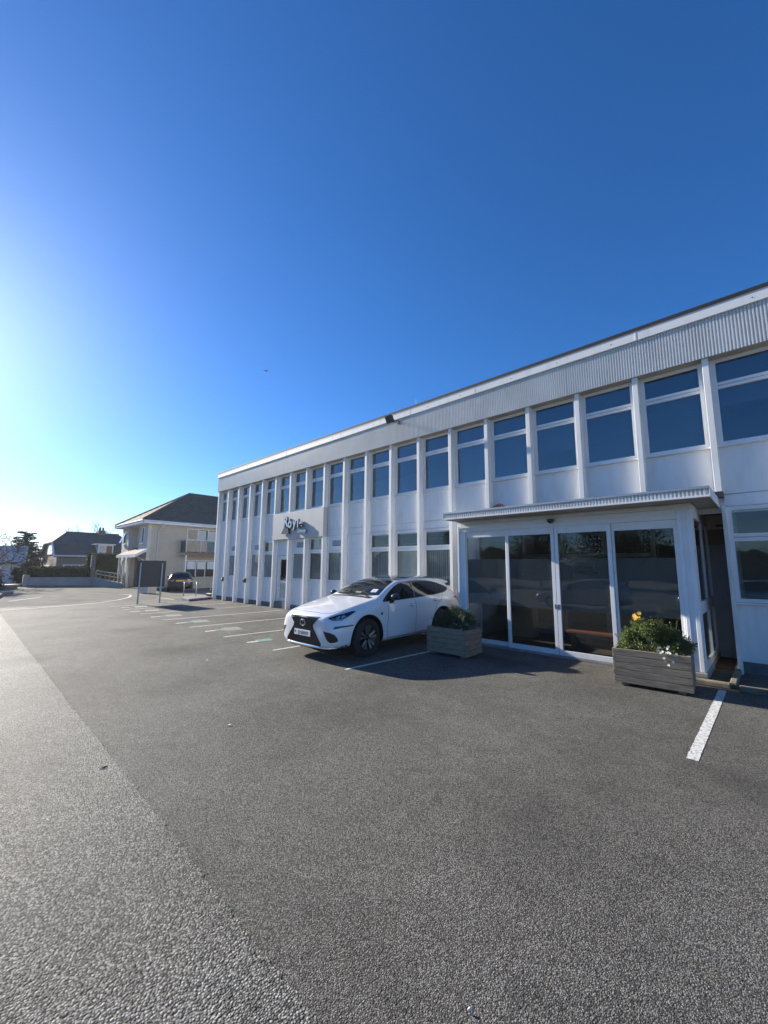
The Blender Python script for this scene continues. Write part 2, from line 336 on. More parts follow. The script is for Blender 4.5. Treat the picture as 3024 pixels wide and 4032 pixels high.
# ================================================================== GROUND
def sheet(name, x0, x1, y0, y1, z, m, nx=1, ny=1, parent=None):
    mb = MB()
    for i in range(nx+1):
        for j in range(ny+1): mb.v.append((x0+(x1-x0)*i/nx, y0+(y1-y0)*j/ny, z))
    for i in range(nx):
        for j in range(ny): mb.f.append((i*(ny+1)+j, (i+1)*(ny+1)+j, (i+1)*(ny+1)+j+1, i*(ny+1)+j+1))
    return struct(obj(name, mb, m, parent))
sheet('ground', -400, 400, -400, 400, -0.03, 'earth')
car_park = sheet('car_park', -45, 24.4, -4, 9.3, 0.0, 'asphalt')
_rg = random.Random(3); _m = MB(); _k = 2600                # the older surface laps over the newer with a wandering edge
for i in range(_k+1):
    a = -12+52*i/_k; _m.v += [(a, 8.83+0.004*math.sin(a*1.1)+_rg.gauss(0, 0.007), 0.004), (a, 60, 0.004)]
_m.v += [(-45, 8.83, 0.004), (-45, 60, 0.004), (60, 8.83, 0.004), (60, 60, 0.004)]
_m.f = [(2*i, 2*i+2, 2*i+3, 2*i+1) for i in range(_k)]+[(2*_k+2, 0, 1, 2*_k+3), (2*_k, 2*_k+4, 2*_k+5, 2*_k+1)]
struct(obj('access_lane', _m, 'asphalt_old'))
sheet('forecourt', 24.4, 60, -30, 9.3, 0.0, 'road')
# ---- painted markings (parts of the car park surface)
def ribbon(name, pts, wd, z, m, parent, ragged=0.0, rng=random.Random(4), step=0.05):
    P = [Vector((p[0], p[1], 0)) for p in pts]; D = [P[0]]
    for a, b in zip(P, P[1:]):
        n = max(1, int((b-a).length/step)) if ragged else 1
        for k in range(1, n+1): D.append(a.lerp(b, k/n))
    mb = MB()
    for i, p in enumerate(D):
        t = (D[min(i+1, len(D)-1)]-D[max(i-1, 0)]).normalized(); nn = Vector((-t.y, t.x, 0))
        e1, e2 = (rng.uniform(-ragged, ragged), rng.uniform(-ragged, ragged)) if ragged else (0, 0)
        mb.v += [tuple(p+nn*(wd/2+e1)+Vector((0, 0, z))), tuple(p-nn*(wd/2+e2)+Vector((0, 0, z)))]
    for i in range(len(D)-1): mb.f.append((2*i, 2*i+1, 2*i+3, 2*i+2))
    return struct(obj(name, mb, m, parent))
ribbon('parking_line', [(0.70, 1.50), (0.73, 4.76)], 0.10, 0.004, 'line_white', car_park, 0.004, step=0.017)
for x0, x1, ya, yb in ((5.90, 5.74, 4.90, 1.9), (8.36, 8.34, 4.95, 0.4), (10.80, 10.62, 4.98, 0.35), (13.17, 13.02, 4.97, 0.3), (15.50, 15.44, 4.99, 0.25), (17.92, 18.03, 5.03, 0.3), (20.07, 20.12, 5.1, 0.4), (22.02, 21.95, 5.15, 1.7)):
    ribbon('parking_line', [(x0, ya), (x1, yb)], 0.075, 0.004, 'line_white', car_park, 0.005, step=0.05)
for x, yt, teal in ((9.62, 4.93, 1), (12.02, 4.97, 2), (14.32, 4.98, 2), (16.62, 5.05, 2), (19.05, 5.08, 0), (21.05, 4.95, 0)):
    ribbon('marking_dash', [(x, yt), (x-0.02, yt-0.33)], 0.12, 0.004, 'line_white', car_park, 0.015)
    if teal: ribbon('marking_patch', [(x+0.03, yt-0.30), (x-0.02, yt-0.68)], 0.30 if teal == 1 else 0.22, 0.006, 'line_teal', car_park, 0.01)
    if teal != 1: ribbon('marking_patch', [(x+0.05, yt-0.55), (x-0.05, yt-1.05)], 0.62, 0.003, 'line_grey', car_park, 0.02)
arc = [(22.9, 9.6), (23.1, 8.75), (23.22, 7.89), (23.54, 6.92), (24.0, 5.9), (24.6, 4.95), (25.65, 4.04), (27.14, 3.15), (28.4, 2.68), (29.3, 2.50), (29.9, 2.62), (30.2, 2.9)]
ribbon('road_marking', arc, 0.11, 0.005, 'line_white', car_park)
ribbon('road_marking', [(26.12, 1.92), (23.94, 1.74)], 0.12, 0.005, 'line_cream', car_park, 0.01)
ribbon('road_marking', [(28.2, 8.2), (30.8, 6.6)], 0.10, 0.005, 'line_white', car_park)
# little scraps of litter and a dead leaf on the tarmac
rg = random.Random(12)
for (x, y, s, m, lab) in ((4.88, 7.64, 0.03, 'plate_white', 'small white scrap lying in the middle of the darker tarmac'), (4.73, 8.94, 0.035, 'bark', 'small dark dead leaf on the pale strip of tarmac'), (8.39, 6.44, 0.028, 'plate_white', 'tiny white scrap on the tarmac well out from the white car'), (1.11, 8.35, 0.012, 'plate_white', 'pale speck of litter at the bottom edge of the picture')):
    mb = MB(); k = 7
    for i in range(k): a = 2*math.pi*i/k; mb.v.append((math.cos(a)*s*rg.uniform(0.7, 1.2), math.sin(a)*s*0.55*rg.uniform(0.7, 1.2), 0.006+0.012*rg.random()))
    mb.v.append((0, 0, 0.016)); mb.f = [(i, (i+1) % k, k) for i in range(k)]
    tag(obj('litter_scrap' if m != 'bark' else 'dead_leaf', mb, m, None, (x, y, 0.002), rg.uniform(0, 3)), lab, 'litter' if m != 'bark' else 'leaf')

# ================================================================== OFFICE BUILDING
B = 1.25; U0 = 23.13; PW = 0.107; PD = 0.225; NB = 21; BW = B-PW
PL = lambda i: U0-i*B
bld = thing('office_building', 'long white two-storey office block with projecting piers and ribbed metal fascia', 'building')
UE = PL(NB)-PW                      # near end of the block, outside the frame
LOW, UP = 3.11, 4.32               # the sign board covers the piers between these heights
# shell: end walls, rear, slabs, partitions
obj('end_wall', MB().box(U0-0.25, U0-0.004, -9, -0.226, 0, 7.0), 'render_white', bld)
obj('end_wall', MB().box(UE, UE+0.2, -9, -0.31, 0, 7.0), 'render_white', bld)
obj('rear_wall', MB().box(UE, U0-0.004, -9.25, -9.001, 0, 7.0), 'render_white', bld)
obj('roof', MB().box(UE, U0-0.02, -9.1, 0.0, 7.02, 7.24), 'cap_dark', bld)
obj('floor_slab', MB().box(UE+0.2, U0-0.25, -9, -0.31, 3.12, 3.34), 'interior_light', bld)
obj('ceiling', MB().box(UE+0.2, U0-0.25, -9, -0.25, 6.25, 6.3), 'interior_light', bld)
obj('partition', MB().box(UE+0.2, U0-0.25, -4.3, -4.2, 3.34, 6.25), 'interior_light', bld)
obj('partition', MB().box(6.9, U0-0.25, -3.3, -3.2, 0.02, 3.12), 'interior_light', bld)
obj('partition', MB().box(UE+0.2, 0.5, -3.3, -3.2, 0.02, 3.12), 'interior_light', bld)
obj('interior_floor', MB().box(UE+0.2, U0-0.25, -9, -0.31, 0.005, 0.02), 'carpet', bld)
# backing wall behind the panels
obj('wall', MB().box(UE, U0-0.25, -0.31, -0.262, 3.02, 4.36), 'paint_white', bld)
obj('wall', MB().box(PL(13)-PW-0.4, U0-0.25, -0.31, -0.262, 0.0, 1.27), 'paint_white', bld)
obj('wall', MB().box(UE, 0.545, -0.31, -0.262, 0.0, 1.27), 'paint_white', bld)
obj('wall', MB().box(UE, U0-0.25, -0.31, -0.1, 6.2, 7.0), 'paint_white', bld)
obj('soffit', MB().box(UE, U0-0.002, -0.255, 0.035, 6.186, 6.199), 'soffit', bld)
# piers
def pier(z0, z1): return obj('pier', MB().box(-PW, 0, -PD, 0.0, z0, z1), 'paint_white', bld, bevel=0.006)
full = pier(0, 6.185); full.location = (PL(0), 0, 0)
top_s = pier(UP, 6.185); bot_s = pier(0, LOW-0.002); cano = pier(3.32, 6.185)
first = {'t': 1, 'b': 1, 'c': 1}
for i in range(1, NB+1):
    loc = (PL(i), 0, 0)
    if 5 <= i <= 8:
        for o, k in ((top_s, 't'), (bot_s, 'b')):
            if first[k]: o.location = loc; first[k] = 0
            else: share(o, loc)
    elif 14 <= i <= 18:
        if first['c']: cano.location = loc; first['c'] = 0
        else: share(cano, loc)
    else: share(full, loc)
obj('pier', MB().box(0.50, 0.565, -PD-0.08, 0.0, 0.0, 3.125), 'paint_white', bld, bevel=0.006)
# windows
def window_frame(z0, z1, t0, t1, fw=0.09):
    """outer frame from z0 to z1 with a double transom between t0 and t1"""
    m = MB(); y0, y1 = -0.262, -0.190; e = 0.0
    m.box(e, fw, y0, y1, z0, z1); m.box(BW-fw, BW-e, y0, y1, z0, z1)
    m.box(fw, BW-fw, y0, y1-0.004, z0, z0+0.07); m.box(fw, BW-fw, y0, y1-0.004, z1-0.075, z1)
    tm = (t0+t1)/2
    m.box(fw, BW-fw, y0, y1-0.004, t0, tm-0.008); m.box(fw, BW-fw, y0, y1-0.004, tm+0.008, t1); m.box(fw, BW-fw, y0, y1-0.03, tm-0.008, tm+0.008)
    return m
def pane(z0, z1, m='pane', fw=0.09): return MB().box(fw-0.01, BW-fw+0.01, -0.236, -0.230, z0-0.01, z1+0.01)
F_UP = obj('window', window_frame(4.375, 6.186, 5.545, 5.685), 'frame_white', bld, bevel=0.006)
P_UP1 = obj('pane', pane(4.445, 5.545), 'pane_upper', F_UP); P_UP2 = obj('pane', pane(5.685, 6.11), 'pane_upper', F_UP)
SILL_UP = obj('sill', MB().box(0.0, BW, -0.262, -0.150, 4.335, 4.372), 'frame_white', F_UP, bevel=0.008)
_pr = random.Random(17)
def dup_window(src, kids, loc):
    f = share(src, loc, parent=bld)
    for k in kids:
        c = share(k, (0, 0, 0), parent=f)
        if k.name.startswith('pane'):        # no two panes sit quite alike
            ax_, az_ = _pr.gauss(0, 0.0035), _pr.gauss(0, 0.005); zc = 5.0
            c.rotation_euler = (ax_, 0, az_); c.location = (0, zc*ax_-0.5*az_, 0)
    return f
AP_UP = obj('panel', MB().box(0.0, BW, -0.262, -0.218, 3.388, 4.333), 'render_white', bld, bevel=0.004)
AP_MID = obj('panel', MB().box(0.0, BW, -0.262, -0.222, 3.142, 3.376), 'render_white', bld, bevel=0.004)
F_LO = obj('window', window_frame(1.295, 3.128, 2.445, 2.600), 'frame_white', bld, bevel=0.006)
P_LO1 = obj('pane', pane(1.365, 2.445), 'pane', F_LO); P_LO2 = obj('pane', pane(2.600, 3.053), 'pane', F_LO)
SILL_LO = obj('sill', MB().box(0.0, BW, -0.262, -0.150, 1.255, 1.292), 'frame_white', F_LO, bevel=0.008)
AP_LO = obj('panel', MB().box(0.0, BW, -0.262, -0.218, 0.206, 1.253), 'render_white', bld, bevel=0.004)
PLI = obj('plinth', MB().box(0.0, BW, -0.33, -0.205, 0.0, 0.203), 'plinth', bld)
used = set()
def put(o, i):
    loc = (PL(i+1), 0, 0)
    if o.name in used: return share(o, loc)
    used.add(o.name); o.location = loc; return o
upper_w = []; lower_w = {}
for i in range(NB):
    loc = (PL(i+1), 0, 0)
    if i == 0: F_UP.location = loc; upper_w.append(F_UP)
    else: upper_w.append(dup_window(F_UP, (P_UP1, P_UP2, SILL_UP), loc))
    if not 5 <= i <= 7: put(AP_UP, i)
    if not 5 <= i <= 7: put(AP_MID, i)
# roller blinds and curtains behind the first-floor glass
for i in range(13, NB):
    obj('roller_blind', MB().box(0.05, BW-0.05, -0.33, -0.326, (4.42, 4.40, 4.9, 4.42, 4.43, 5.2, 4.42, 4.41)[i-13], 6.2), 'blind_blue', upper_w[i])
for i in (11, 12, 13):
    mb = MB()
    for k in range(5): mb.box(0.09+k*0.022, 0.107+k*0.022, -0.335-0.01*(k % 2), -0.315-0.01*(k % 2), 4.42, 6.2)
    obj('curtain', mb, 'blind', upper_w[i])
win_bays = [1, 3, 4, 6, 7, 8, 10, 11, 12]+list(range(18, NB))
firstw = True
for i in range(NB):
    loc = (PL(i+1), 0, 0)
    if i in win_bays:
        if firstw: F_LO.location = loc; f = F_LO; firstw = False; k1, k2 = P_LO1, P_LO2
        else:
            f = share(F_LO, loc, parent=bld); k1 = share(P_LO1, (0, 0, 0), parent=f); k2 = share(P_LO2, (0, 0, 0), parent=f); share(SILL_LO, (0, 0, 0), parent=f)
        lower_w[i] = (f, k1, k2); put(AP_LO, i); put(PLI, i)
FROST_LO = MB().box(0.08, BW-0.08, -0.236, -0.230, 1.355, 2.455).mesh('pane'); FROST_LO.materials.append(MATS['frosted'])
vent_slat = None
for i in (1, 3, 4, 6):
    lower_w[i][1].data = FROST_LO
for i in (1, 3, 6, 8):                    # ventilation panels instead of the top light
    f, k1, k2 = lower_w[i]; bpy.data.objects.remove(k2)
    vp = obj('vent_panel', MB().box(0.088, BW-0.088, -0.24, -0.215, 2.598, 3.055), 'frame_white', f, bevel=0.004)
    if vent_slat is None:
        m = MB(); z = 0.0
        m.quad((0.30, -0.208, 0.0), (0.80, -0.208, 0.0), (0.80, -0.186, -0.022), (0.30, -0.186, -0.022))
        m.quad((0.30, -0.208, 0.004), (0.80, -0.208, 0.004), (0.80, -0.186, -0.018), (0.30, -0.186, -0.018))
        vent_slat = m.mesh('vent_slat'); vent_slat.materials.append(MATS['frame_white'])
    obj('vent_backing', MB().box(0.30, 0.80, -0.214, -0.209, 2.72, 2.95), 'black', f)
    for k in range(6):
        s = bpy.data.objects.new('vent_slat', vent_slat); COL.objects.link(s); s.parent = f; s.location = (0, 0, 2.768+k*0.036)
# vertical blinds
sl = MB().box(-0.036, 0.036, -0.002, 0.002, 1.30, 2.50).mesh('slat'); sl.materials.append(MATS['blind'])
slu = MB().box(-0.036, 0.036, -0.002, 0.002, 2.56, 3.1).mesh('slat'); slu.materials.append(MATS['blind'])
for i, turn, upper in ((7, -0.30, True), (8, -0.15, False), (10, -0.28, False), (11, 0.15, False), (12, -0.45, False)):
    for k in range(14):
        for me in ((sl, slu) if upper else (sl,)):
            s = bpy.data.objects.new('slat', me); COL.objects.link(s); s.parent = lower_w[i][0]; s.location = (0.07+k*0.077, -0.37, 0)
            s.rotation_euler = (0, 0, turn+0.09*math.sin(k*2.3+i))
for i in (10, 11): obj('blind_rail', MB().box(0.05, BW-0.05, -0.42, -0.32, 2.55, 2.66), 'black', lower_w[i][0])
# closed bays on the ground floor
for i in (0, 2):
    put(PLI, i); obj('panel', MB().box(0, BW, -0.262, -0.218, 0.206, 3.130), 'render_white', bld, (PL(i+1), 0, 0), bevel=0.004)
put(PLI, 9)
f = obj('blank_frame', window_frame(1.295, 3.128, 2.445, 2.600), 'frame_white', bld, (PL(10), 0, 0), bevel=0.006)
obj('infill_panel', MB().box(0.085, BW-0.085, -0.25, -0.215, 1.36, 2.45), 'frame_white', f); obj('infill_panel', MB().box(0.085, BW-0.085, -0.25, -0.215, 2.595, 3.06), 'frame_white', f)
obj('sill', MB().box(0.0, BW, -0.262, -0.150, 1.255, 1.292), 'frame_white', f, bevel=0.008); put(AP_LO, 9)
obj('panel', MB().box(0.0, PL(13)-PW-6.0, -0.262, -0.218, 0.206, 3.130), 'render_white', bld, (6.0, 0, 0))
obj('plinth', MB().box(0.0, PL(13)-PW-6.0, -0.33, -0.205, 0.0, 0.203), 'plinth', bld, (6.0, 0, 0))
for a in (0.10, 0.46): obj('trim', MB().box(a, a+0.035, -0.218, -0.20, 0.21, 3.12), 'frame_white', bld, (6.0, 0, 0))
# side door under the sign
dx = PL(6)
put(PLI, 5)
obj('panel', MB().box(0, BW, -0.262, -0.225, 2.40, 3.105), 'render_white', bld, (dx, 0, 0))
obj('panel', MB().box(1.03, BW, -0.262, -0.225, 0.206, 2.395), 'render_white', bld, (dx, 0, 0))
df = MB(); df.box(0.06, 0.14, -0.27, -0.19, 0.30, 2.38); df.box(0.95, 1.03, -0.27, -0.19, 0.30, 2.38); df.box(0.14, 0.95, -0.27, -0.194, 2.30, 2.38)
df = obj('door_frame', df, 'frame_white', bld, (dx, 0, 0), bevel=0.006)
dl = MB(); y0, y1 = -0.26, -0.21
dl.box(0.142, 0.25, y0, y1, 0.32, 2.298); dl.box(0.84, 0.948, y0, y1, 0.32, 2.298); dl.box(0.25, 0.84, y0, y1, 2.20, 2.298); dl.box(0.25, 0.84, y0, y1, 1.12, 1.24); dl.box(0.25, 0.84, y0, y1, 0.32, 0.44)
dl = obj('door', dl, 'frame_white', bld, (dx, 0, 0), bevel=0.005)
obj('pane', MB().box(0.245, 0.845, -0.238, -0.232, 1.235, 2.205), 'pane', dl); obj('pane', MB().box(0.245, 0.845, -0.238, -0.232, 0.435, 1.125), 'pane', dl)
obj('notice', MB().box(0.30, 0.80, -0.2315, -0.229, 1.25, 1.42), 'ink', dl); obj('notice_stripe', MB().box(0.34, 0.56, -0.2288, -0.2275, 1.28, 1.31), 'plate_white', dl)
obj('handle', MB().tube([(0.895, -0.21, 1.0), (0.895, -0.16, 1.0), (0.80, -0.16, 1.0)], 0.01, 8), 'steel', dl, smooth=True)
obj('door_step', MB().box(0.05, 1.05, -0.25, -0.10, 0.0, 0.29), 'plinth', bld, (dx, 0, 0), bevel=0.01)
# ribbed fascia, coping band and cap
def ribbed(x0, x1, z0, z1, y, pitch=0.054, dep=0.020):
    m = MB(); n = int(round((x1-x0)/pitch)); p = (x1-x0)/n; prof = []
    for k in range(n):
        a = x0+k*p; prof += [(a, y), (a+p*0.42, y), (a+p*0.52, y+dep), (a+p*0.90, y+dep)]
    prof.append((x1, y))
    for (a, yy) in prof: m.v += [(a, yy, z0), (a, yy, z1)]
    for k in range(len(prof)-1): m.f.append((2*k, 2*k+2, 2*k+3, 2*k+1))
    return m
x = U0; k = 0
while x > UE+0.1:
    xn = max(UE, x-2.484); o = obj('fascia_sheet', ribbed(xn, x-0.004, 6.182, 7.012, 0.032+0.002*(k % 2)), 'alu', bld); x = xn; k += 1
obj('fascia_end', MB().box(U0, U0+0.004, -0.20, 0.052, 6.182, 7.012), 'alu', bld)
for a, b in ((U0+0.02, 15.9), (15.9, 11.96), (11.96, 8.35), (8.35, 5.85), (5.85, 1.72), (1.72, UE)):
    cb = obj('coping_band', MB().box(b+0.006, a-0.002, -0.05, 0.088, 7.008, 7.205), 'band_white', bld, bevel=0.005)
    obj('joint_strip', MB().box(b-0.012, b+0.018, 0.0885, 0.092, 7.012, 7.20), 'paint_white', cb)
    nb = int((a-b)/1.25)
    for q in range(nb): obj('bolt', MB().lathe([(0.0, 0.006), (0.010, 0.004), (0.012, 0.0)], 8, 1, (b+0.5+q*1.25, 0.088, 7.105)), 'dark_metal', cb)
obj('roof_edge', MB().box(UE, U0+0.03, -0.35, 0.078, 7.207, 7.325), 'cap_dark', bld, bevel=0.01)
obj('flashing', MB().box(UE, U0+0.022, 0.0785, 0.094, 7.2055, 7.222), 'post_grey', bld)
# recess to the right of the porch
obj('recess_wall', MB().box(0.50, 1.00, -1.75, -1.62, 0, 2.46), 'grey_wall', bld); obj('recess_wall', MB().box(0.50, 1.00, -1.75, -1.60, 2.462, 2.80), 'brown_wall', bld)
obj('recess_wall', MB().box(0.50, 1.00, -1.75, -1.62, 2.802, 3.12), 'cream_pale_and_lit', bld)
obj('recess_wall', MB().box(0.42, 0.498, -1.75, -0.312, 0, 3.12), 'grey_wall', bld)
obj('vent_cowl', MB().box(0.55, 0.78, -1.62, -1.59, 2.86, 2.90), 'dark_metal', bld)
obj('void_shade_block', MB().box(0.515, 0.64, -0.20, 0.006, 3.305, 3.42), 'cap_dark', bld)  # dark block stands for the shaded void below the pier

# sign with stand-off letters
sg = thing('company_sign', 'grey board with raised polished letters and dark triangle above the side door', 'sign', (14.95, 0.0, LOW))
obj('board', MB().box(-1.93, 1.93, -0.2, 0.022, 0.0, UP-LOW), 'sign_panel', sg, bevel=0.004)
TXT = Matrix(((-1, 0, 0, 0), (0, 0, 1, 0), (0, 1, 0, 0), (0, 0, 0, 1)))
def letter(ch, size, x_left, z_base, y=0.11, ext=0.05, m='steel', xs=1.0):
    me = text_mesh(ch, size, ext, 'LEFT', size*0.032); me.transform(TXT @ Matrix.Scale(xs, 4, (1, 0, 0)))
    o = obj('letter', me, m, sg, (x_left-14.95, y, z_base-LOW)); return o
letter('R', 0.64, 15.79, 3.67, xs=0.95)
letter('o', 0.60, 15.40, 3.60, xs=0.85); letter('y', 0.56, 15.02, 3.60, xs=0.9); letter('l', 0.50, 14.70, 3.58); letter('e', 0.48, 14.55, 3.57, xs=0.95)
xx = 14.74
for ch in 'Group': letter(ch, 0.24, xx, 3.345, y=0.10, ext=0.02); xx -= {'G': 0.155, 'r': 0.095, 'o': 0.135, 'u': 0.135, 'p': 0.135}[ch]
tri = MB().prism([(16.0-14.95, 3.34-LOW), (15.36-14.95, 3.34-LOW), (15.52-14.95, 3.90-LOW)], 1, 0.05, 0.13)
obj('triangle_logo', tri, 'dark_metal', sg)
for (a, z) in ((15.7, 3.75), (15.3, 3.7), (14.9, 3.7), (14.6, 3.65), (14.35, 3.65), (14.5, 3.42), (14.2, 3.42)):
    obj('standoff', MB().tube([(a-14.95, 0.02, z-LOW), (a-14.95, 0.10, z-LOW)], 0.008, 6), 'dark_metal', sg)
# small boxes on two piers
for i, lab in ((1, 'black socket box with white mark on the second pier from the far corner'), (3, 'black socket box on the fourth pier from the far corner')):
    t = thing('socket_box', lab, 'socket box', (PL(i)-0.05, 0.0, 1.05), 0, 'socket boxes on the piers')
    obj('housing', MB().box(-0.09, 0.09, 0.002, 0.09, 0, 0.22), 'black', t, bevel=0.015)
    obj('flap', MB().box(-0.065, 0.065, 0.091, 0.104, 0.07, 0.17), 'plate_white' if i == 1 else 'dark_metal', t, bevel=0.01)
# floodlight
fl = thing('floodlight', 'black floodlight on long brackets below the roof edge', 'floodlight', (8.9, 0.055, 6.87)); fl.scale = (0.68, 0.9, 0.68)
for dz in (0.0, 0.09): obj('arm', MB().tube([(0, 0, dz), (0.0, 0.42, dz-0.02)], 0.014, 8), 'dark_metal', fl, smooth=True)
obj('wall_plate', MB().box(-0.07, 0.07, -0.005, 0.02, -0.05, 0.14), 'dark_metal', fl, bevel=0.005)
hd = MB().prism([(0.34, -0.12), (0.52, -0.20), (0.66, 0.12), (0.60, 0.20), (0.46, 0.17)], 0, -0.17, 0.17)
hd = obj('lamp_head', hd, 'dark_metal', fl, bevel=0.012)
obj('lamp_glass', MB().quad((-0.14, 0.350, -0.132), (0.14, 0.350, -0.132), (0.14, 0.510, -0.203), (-0.14, 0.510, -0.203)), 'lamp_clear', hd)
for k in range(5): obj('cooling_fin', MB().box(-0.12+k*0.055, -0.11+k*0.055, 0.44, 0.58, 0.17, 0.215), 'dark_metal', hd)
ae = thing('roof_aerial', 'thin dark aerial standing on the roof edge beyond the floodlight', 'aerial', (8.35, -0.25, 7.32))
obj('mast', MB().tube([(0, 0, 0), (0, 0, 0.35)], [0.012, 0.006], 6), 'dark_metal', ae); obj('foot', MB().lathe([(0.0, 0.05), (0.03, 0.04), (0.04, 0.0)], 10), 'dark_metal', ae)
# alarm
al = thing('alarm_bell', 'round faded red alarm sounder on the wall just above the porch canopy', 'alarm', (5.32, -0.218, 3.50))
obj('housing', MB().lathe([(0.0, 0.16), (0.12, 0.15), (0.17, 0.11), (0.19, 0.04), (0.19, 0.0)], 28, 1), 'bell_red', al, smooth=True, angle=50)
obj('lettering', MB().box(-0.12, 0.10, 0.152, 0.158, -0.01, 0.02), 'plate_white', al)

# ================================================================== ENTRANCE PORCH
X0, X1, YF = 0.94, 5.99, 0.93
pc = thing('entrance_porch', 'projecting glazed entrance porch with sliding doors and flat ribbed canopy', 'porch', (3.46, 0.0, 0.0))
ox = -3.46
def pbox(name, x0, x1, y0, y1, z0, z1, m, par=None, bev=0.006): return obj(name, MB().box(x0+ox, x1+ox, y0, y1, z0, z1), m, par or pc, bevel=bev)
pbox('plinth', X0-0.02, X1+0.02, -0.3, 0.985, 0.0, 0.045, 'concrete'); pbox('plinth', X0-0.02, 1.22, -1.6, 0.99, 0.046, 0.115, 'concrete')
pbox('lobby_floor', X0+0.1, X1-0.1, -4.0, YF-0.12, 0.05, 0.062, 'carpet', bev=0)
pbox('header', X0, X1, YF-0.10, YF, 2.835, 3.122, 'frame_white'); pbox('header_trim', X0+0.25, X1-0.1, YF+0.001, YF+0.03, 2.93, 3.02, 'frame_white'); pbox('header_trim', X0+0.25, X1-0.1, YF+0.001, YF+0.015, 3.03, 3.10, 'frame_white')
# piers at the corners
pbox('corner_post', X0, 1.19, YF-0.14, YF-0.002, 0.117, 2.833, 'frame_white'); pbox('corner_trim', 1.10, 1.16, YF-0.001, YF+0.018, 0.12, 3.0, 'frame_white'); pbox('corner_trim', 0.955, 1.02, YF-0.001, YF+0.012, 0.12, 3.0, 'frame_white')
pbox('corner_post', 5.76, X1, YF-0.14, YF-0.002, 0.047, 2.833, 'frame_white'); pbox('corner_trim', 5.93, 5.975, YF-0.001, YF+0.02, 0.05, 3.0, 'frame_white')
def light(name, x0, x1, y, stile, z0, z1, rail, top):
    """a glazed leaf: stiles, rails, pane and the frosted band across it"""
    m = MB(); d = 0.05
    m.box(x0+ox, x0+stile+ox, y-d, y, z0, z1); m.box(x1-stile+ox, x1+ox, y-d, y, z0, z1)
    m.box(x0+stile+ox, x1-stile+ox, y-d, y-0.003, z0, z0+rail); m.box(x0+stile+ox, x1-stile+ox, y-d, y-0.003, z1-top, z1)
    f = obj(name, m, 'frame_white', pc, bevel=0.004)
    obj('pane', MB().box(x0+stile-0.006+ox, x1-stile+0.006+ox, y-0.031, y-0.025, z0+rail-0.006, z1-top+0.006), 'pane_porch', f)
    obj('frosted_film', MB().box(x0+stile+ox, x1-stile+ox, y-0.036, y-0.0335, 1.00, 2.12), 'film', f)
    return f
light('fixed_light', 4.60, 5.758, YF-0.03, 0.035, 0.05, 2.833, 0.10, 0.155)
light('fixed_light', 1.192, 2.285, YF-0.03, 0.045, 0.05, 2.833, 0.10, 0.155)
for x0, x1 in ((3.435, 4.598), (2.287, 3.425)):
    d = light('sliding_door', x0, x1, YF+0.025, 0.075, 0.047, 2.833, 0.11, 0.155)
    for txt, z, s in (('ST HELIER', 1.895, 0.07), ('BUSINESS PARK', 1.795, 0.07)):
        me = text_mesh(txt, s, 0.0); me.transform(TXT); obj('lettering', me, 'ink', d, ((3.99 if x0 > 3 else 2.81)+ox, YF+0.0015, z))
    obj('finger_pull', MB().box((x0+0.02 if x0 > 3 else x1-0.04)+ox, (x0+0.04 if x0 > 3 else x1-0.02)+ox, YF+0.026, YF+0.034, 1.02, 1.12), 'dark_metal', d)
pbox('threshold', 2.2, 4.7, YF-0.08, YF+0.045, 0.0462, 0.0466, 'dark_metal', bev=0)
# side glazing, right and left
for xs, nm in ((X0, 1), (X1-0.05, 0)):
    yb = -1.55 if nm else -0.2
    m = MB(); x0, x1 = xs+ox, xs+0.05+ox
    m.box(x0, x1, yb, YF-0.142, 0.117, 0.25); m.box(x0, x1, yb, YF-0.142, 2.86, 3.12); m.box(x0, x1, yb, YF-0.142, 1.10, 1.32)
    for y in ([0.70, -0.55, -1.55] if nm else [0.70, -0.2]):
        m.box(x0-0.001, x1+0.001, y, y+0.085, 0.251, 1.099); m.box(x0-0.001, x1+0.001, y, y+0.085, 1.321, 2.859)
    f = obj('side_glazing', m, 'frame_white', pc)
    obj('pane', MB().box(x0+0.02, x0+0.026, yb+0.02, 0.72, 0.24, 1.11), 'pane_porch', f); obj('pane', MB().box(x0+0.02, x0+0.026, yb+0.02, 0.72, 1.31, 2.87), 'pane_porch', f)
# lobby behind the glass
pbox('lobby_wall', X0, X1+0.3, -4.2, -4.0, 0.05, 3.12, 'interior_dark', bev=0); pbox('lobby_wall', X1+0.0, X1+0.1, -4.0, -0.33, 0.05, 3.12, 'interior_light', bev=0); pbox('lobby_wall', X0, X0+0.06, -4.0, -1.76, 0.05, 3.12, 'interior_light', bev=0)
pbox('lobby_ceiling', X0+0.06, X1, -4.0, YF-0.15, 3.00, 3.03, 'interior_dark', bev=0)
m = MB()
for a in (2.0, 3.1, 4.2, 5.3): m.box(a-0.05+ox, a+0.05+ox, -1.7, -1.6, 0.07, 2.99)
m.box(2.0+ox, 5.3+ox, -1.7, -1.6, 2.2, 2.3); m.box(2.05+ox, 5.25+ox, -1.7, -1.6, 0.07, 0.22)
obj('inner_screen', m, 'soffit', pc)
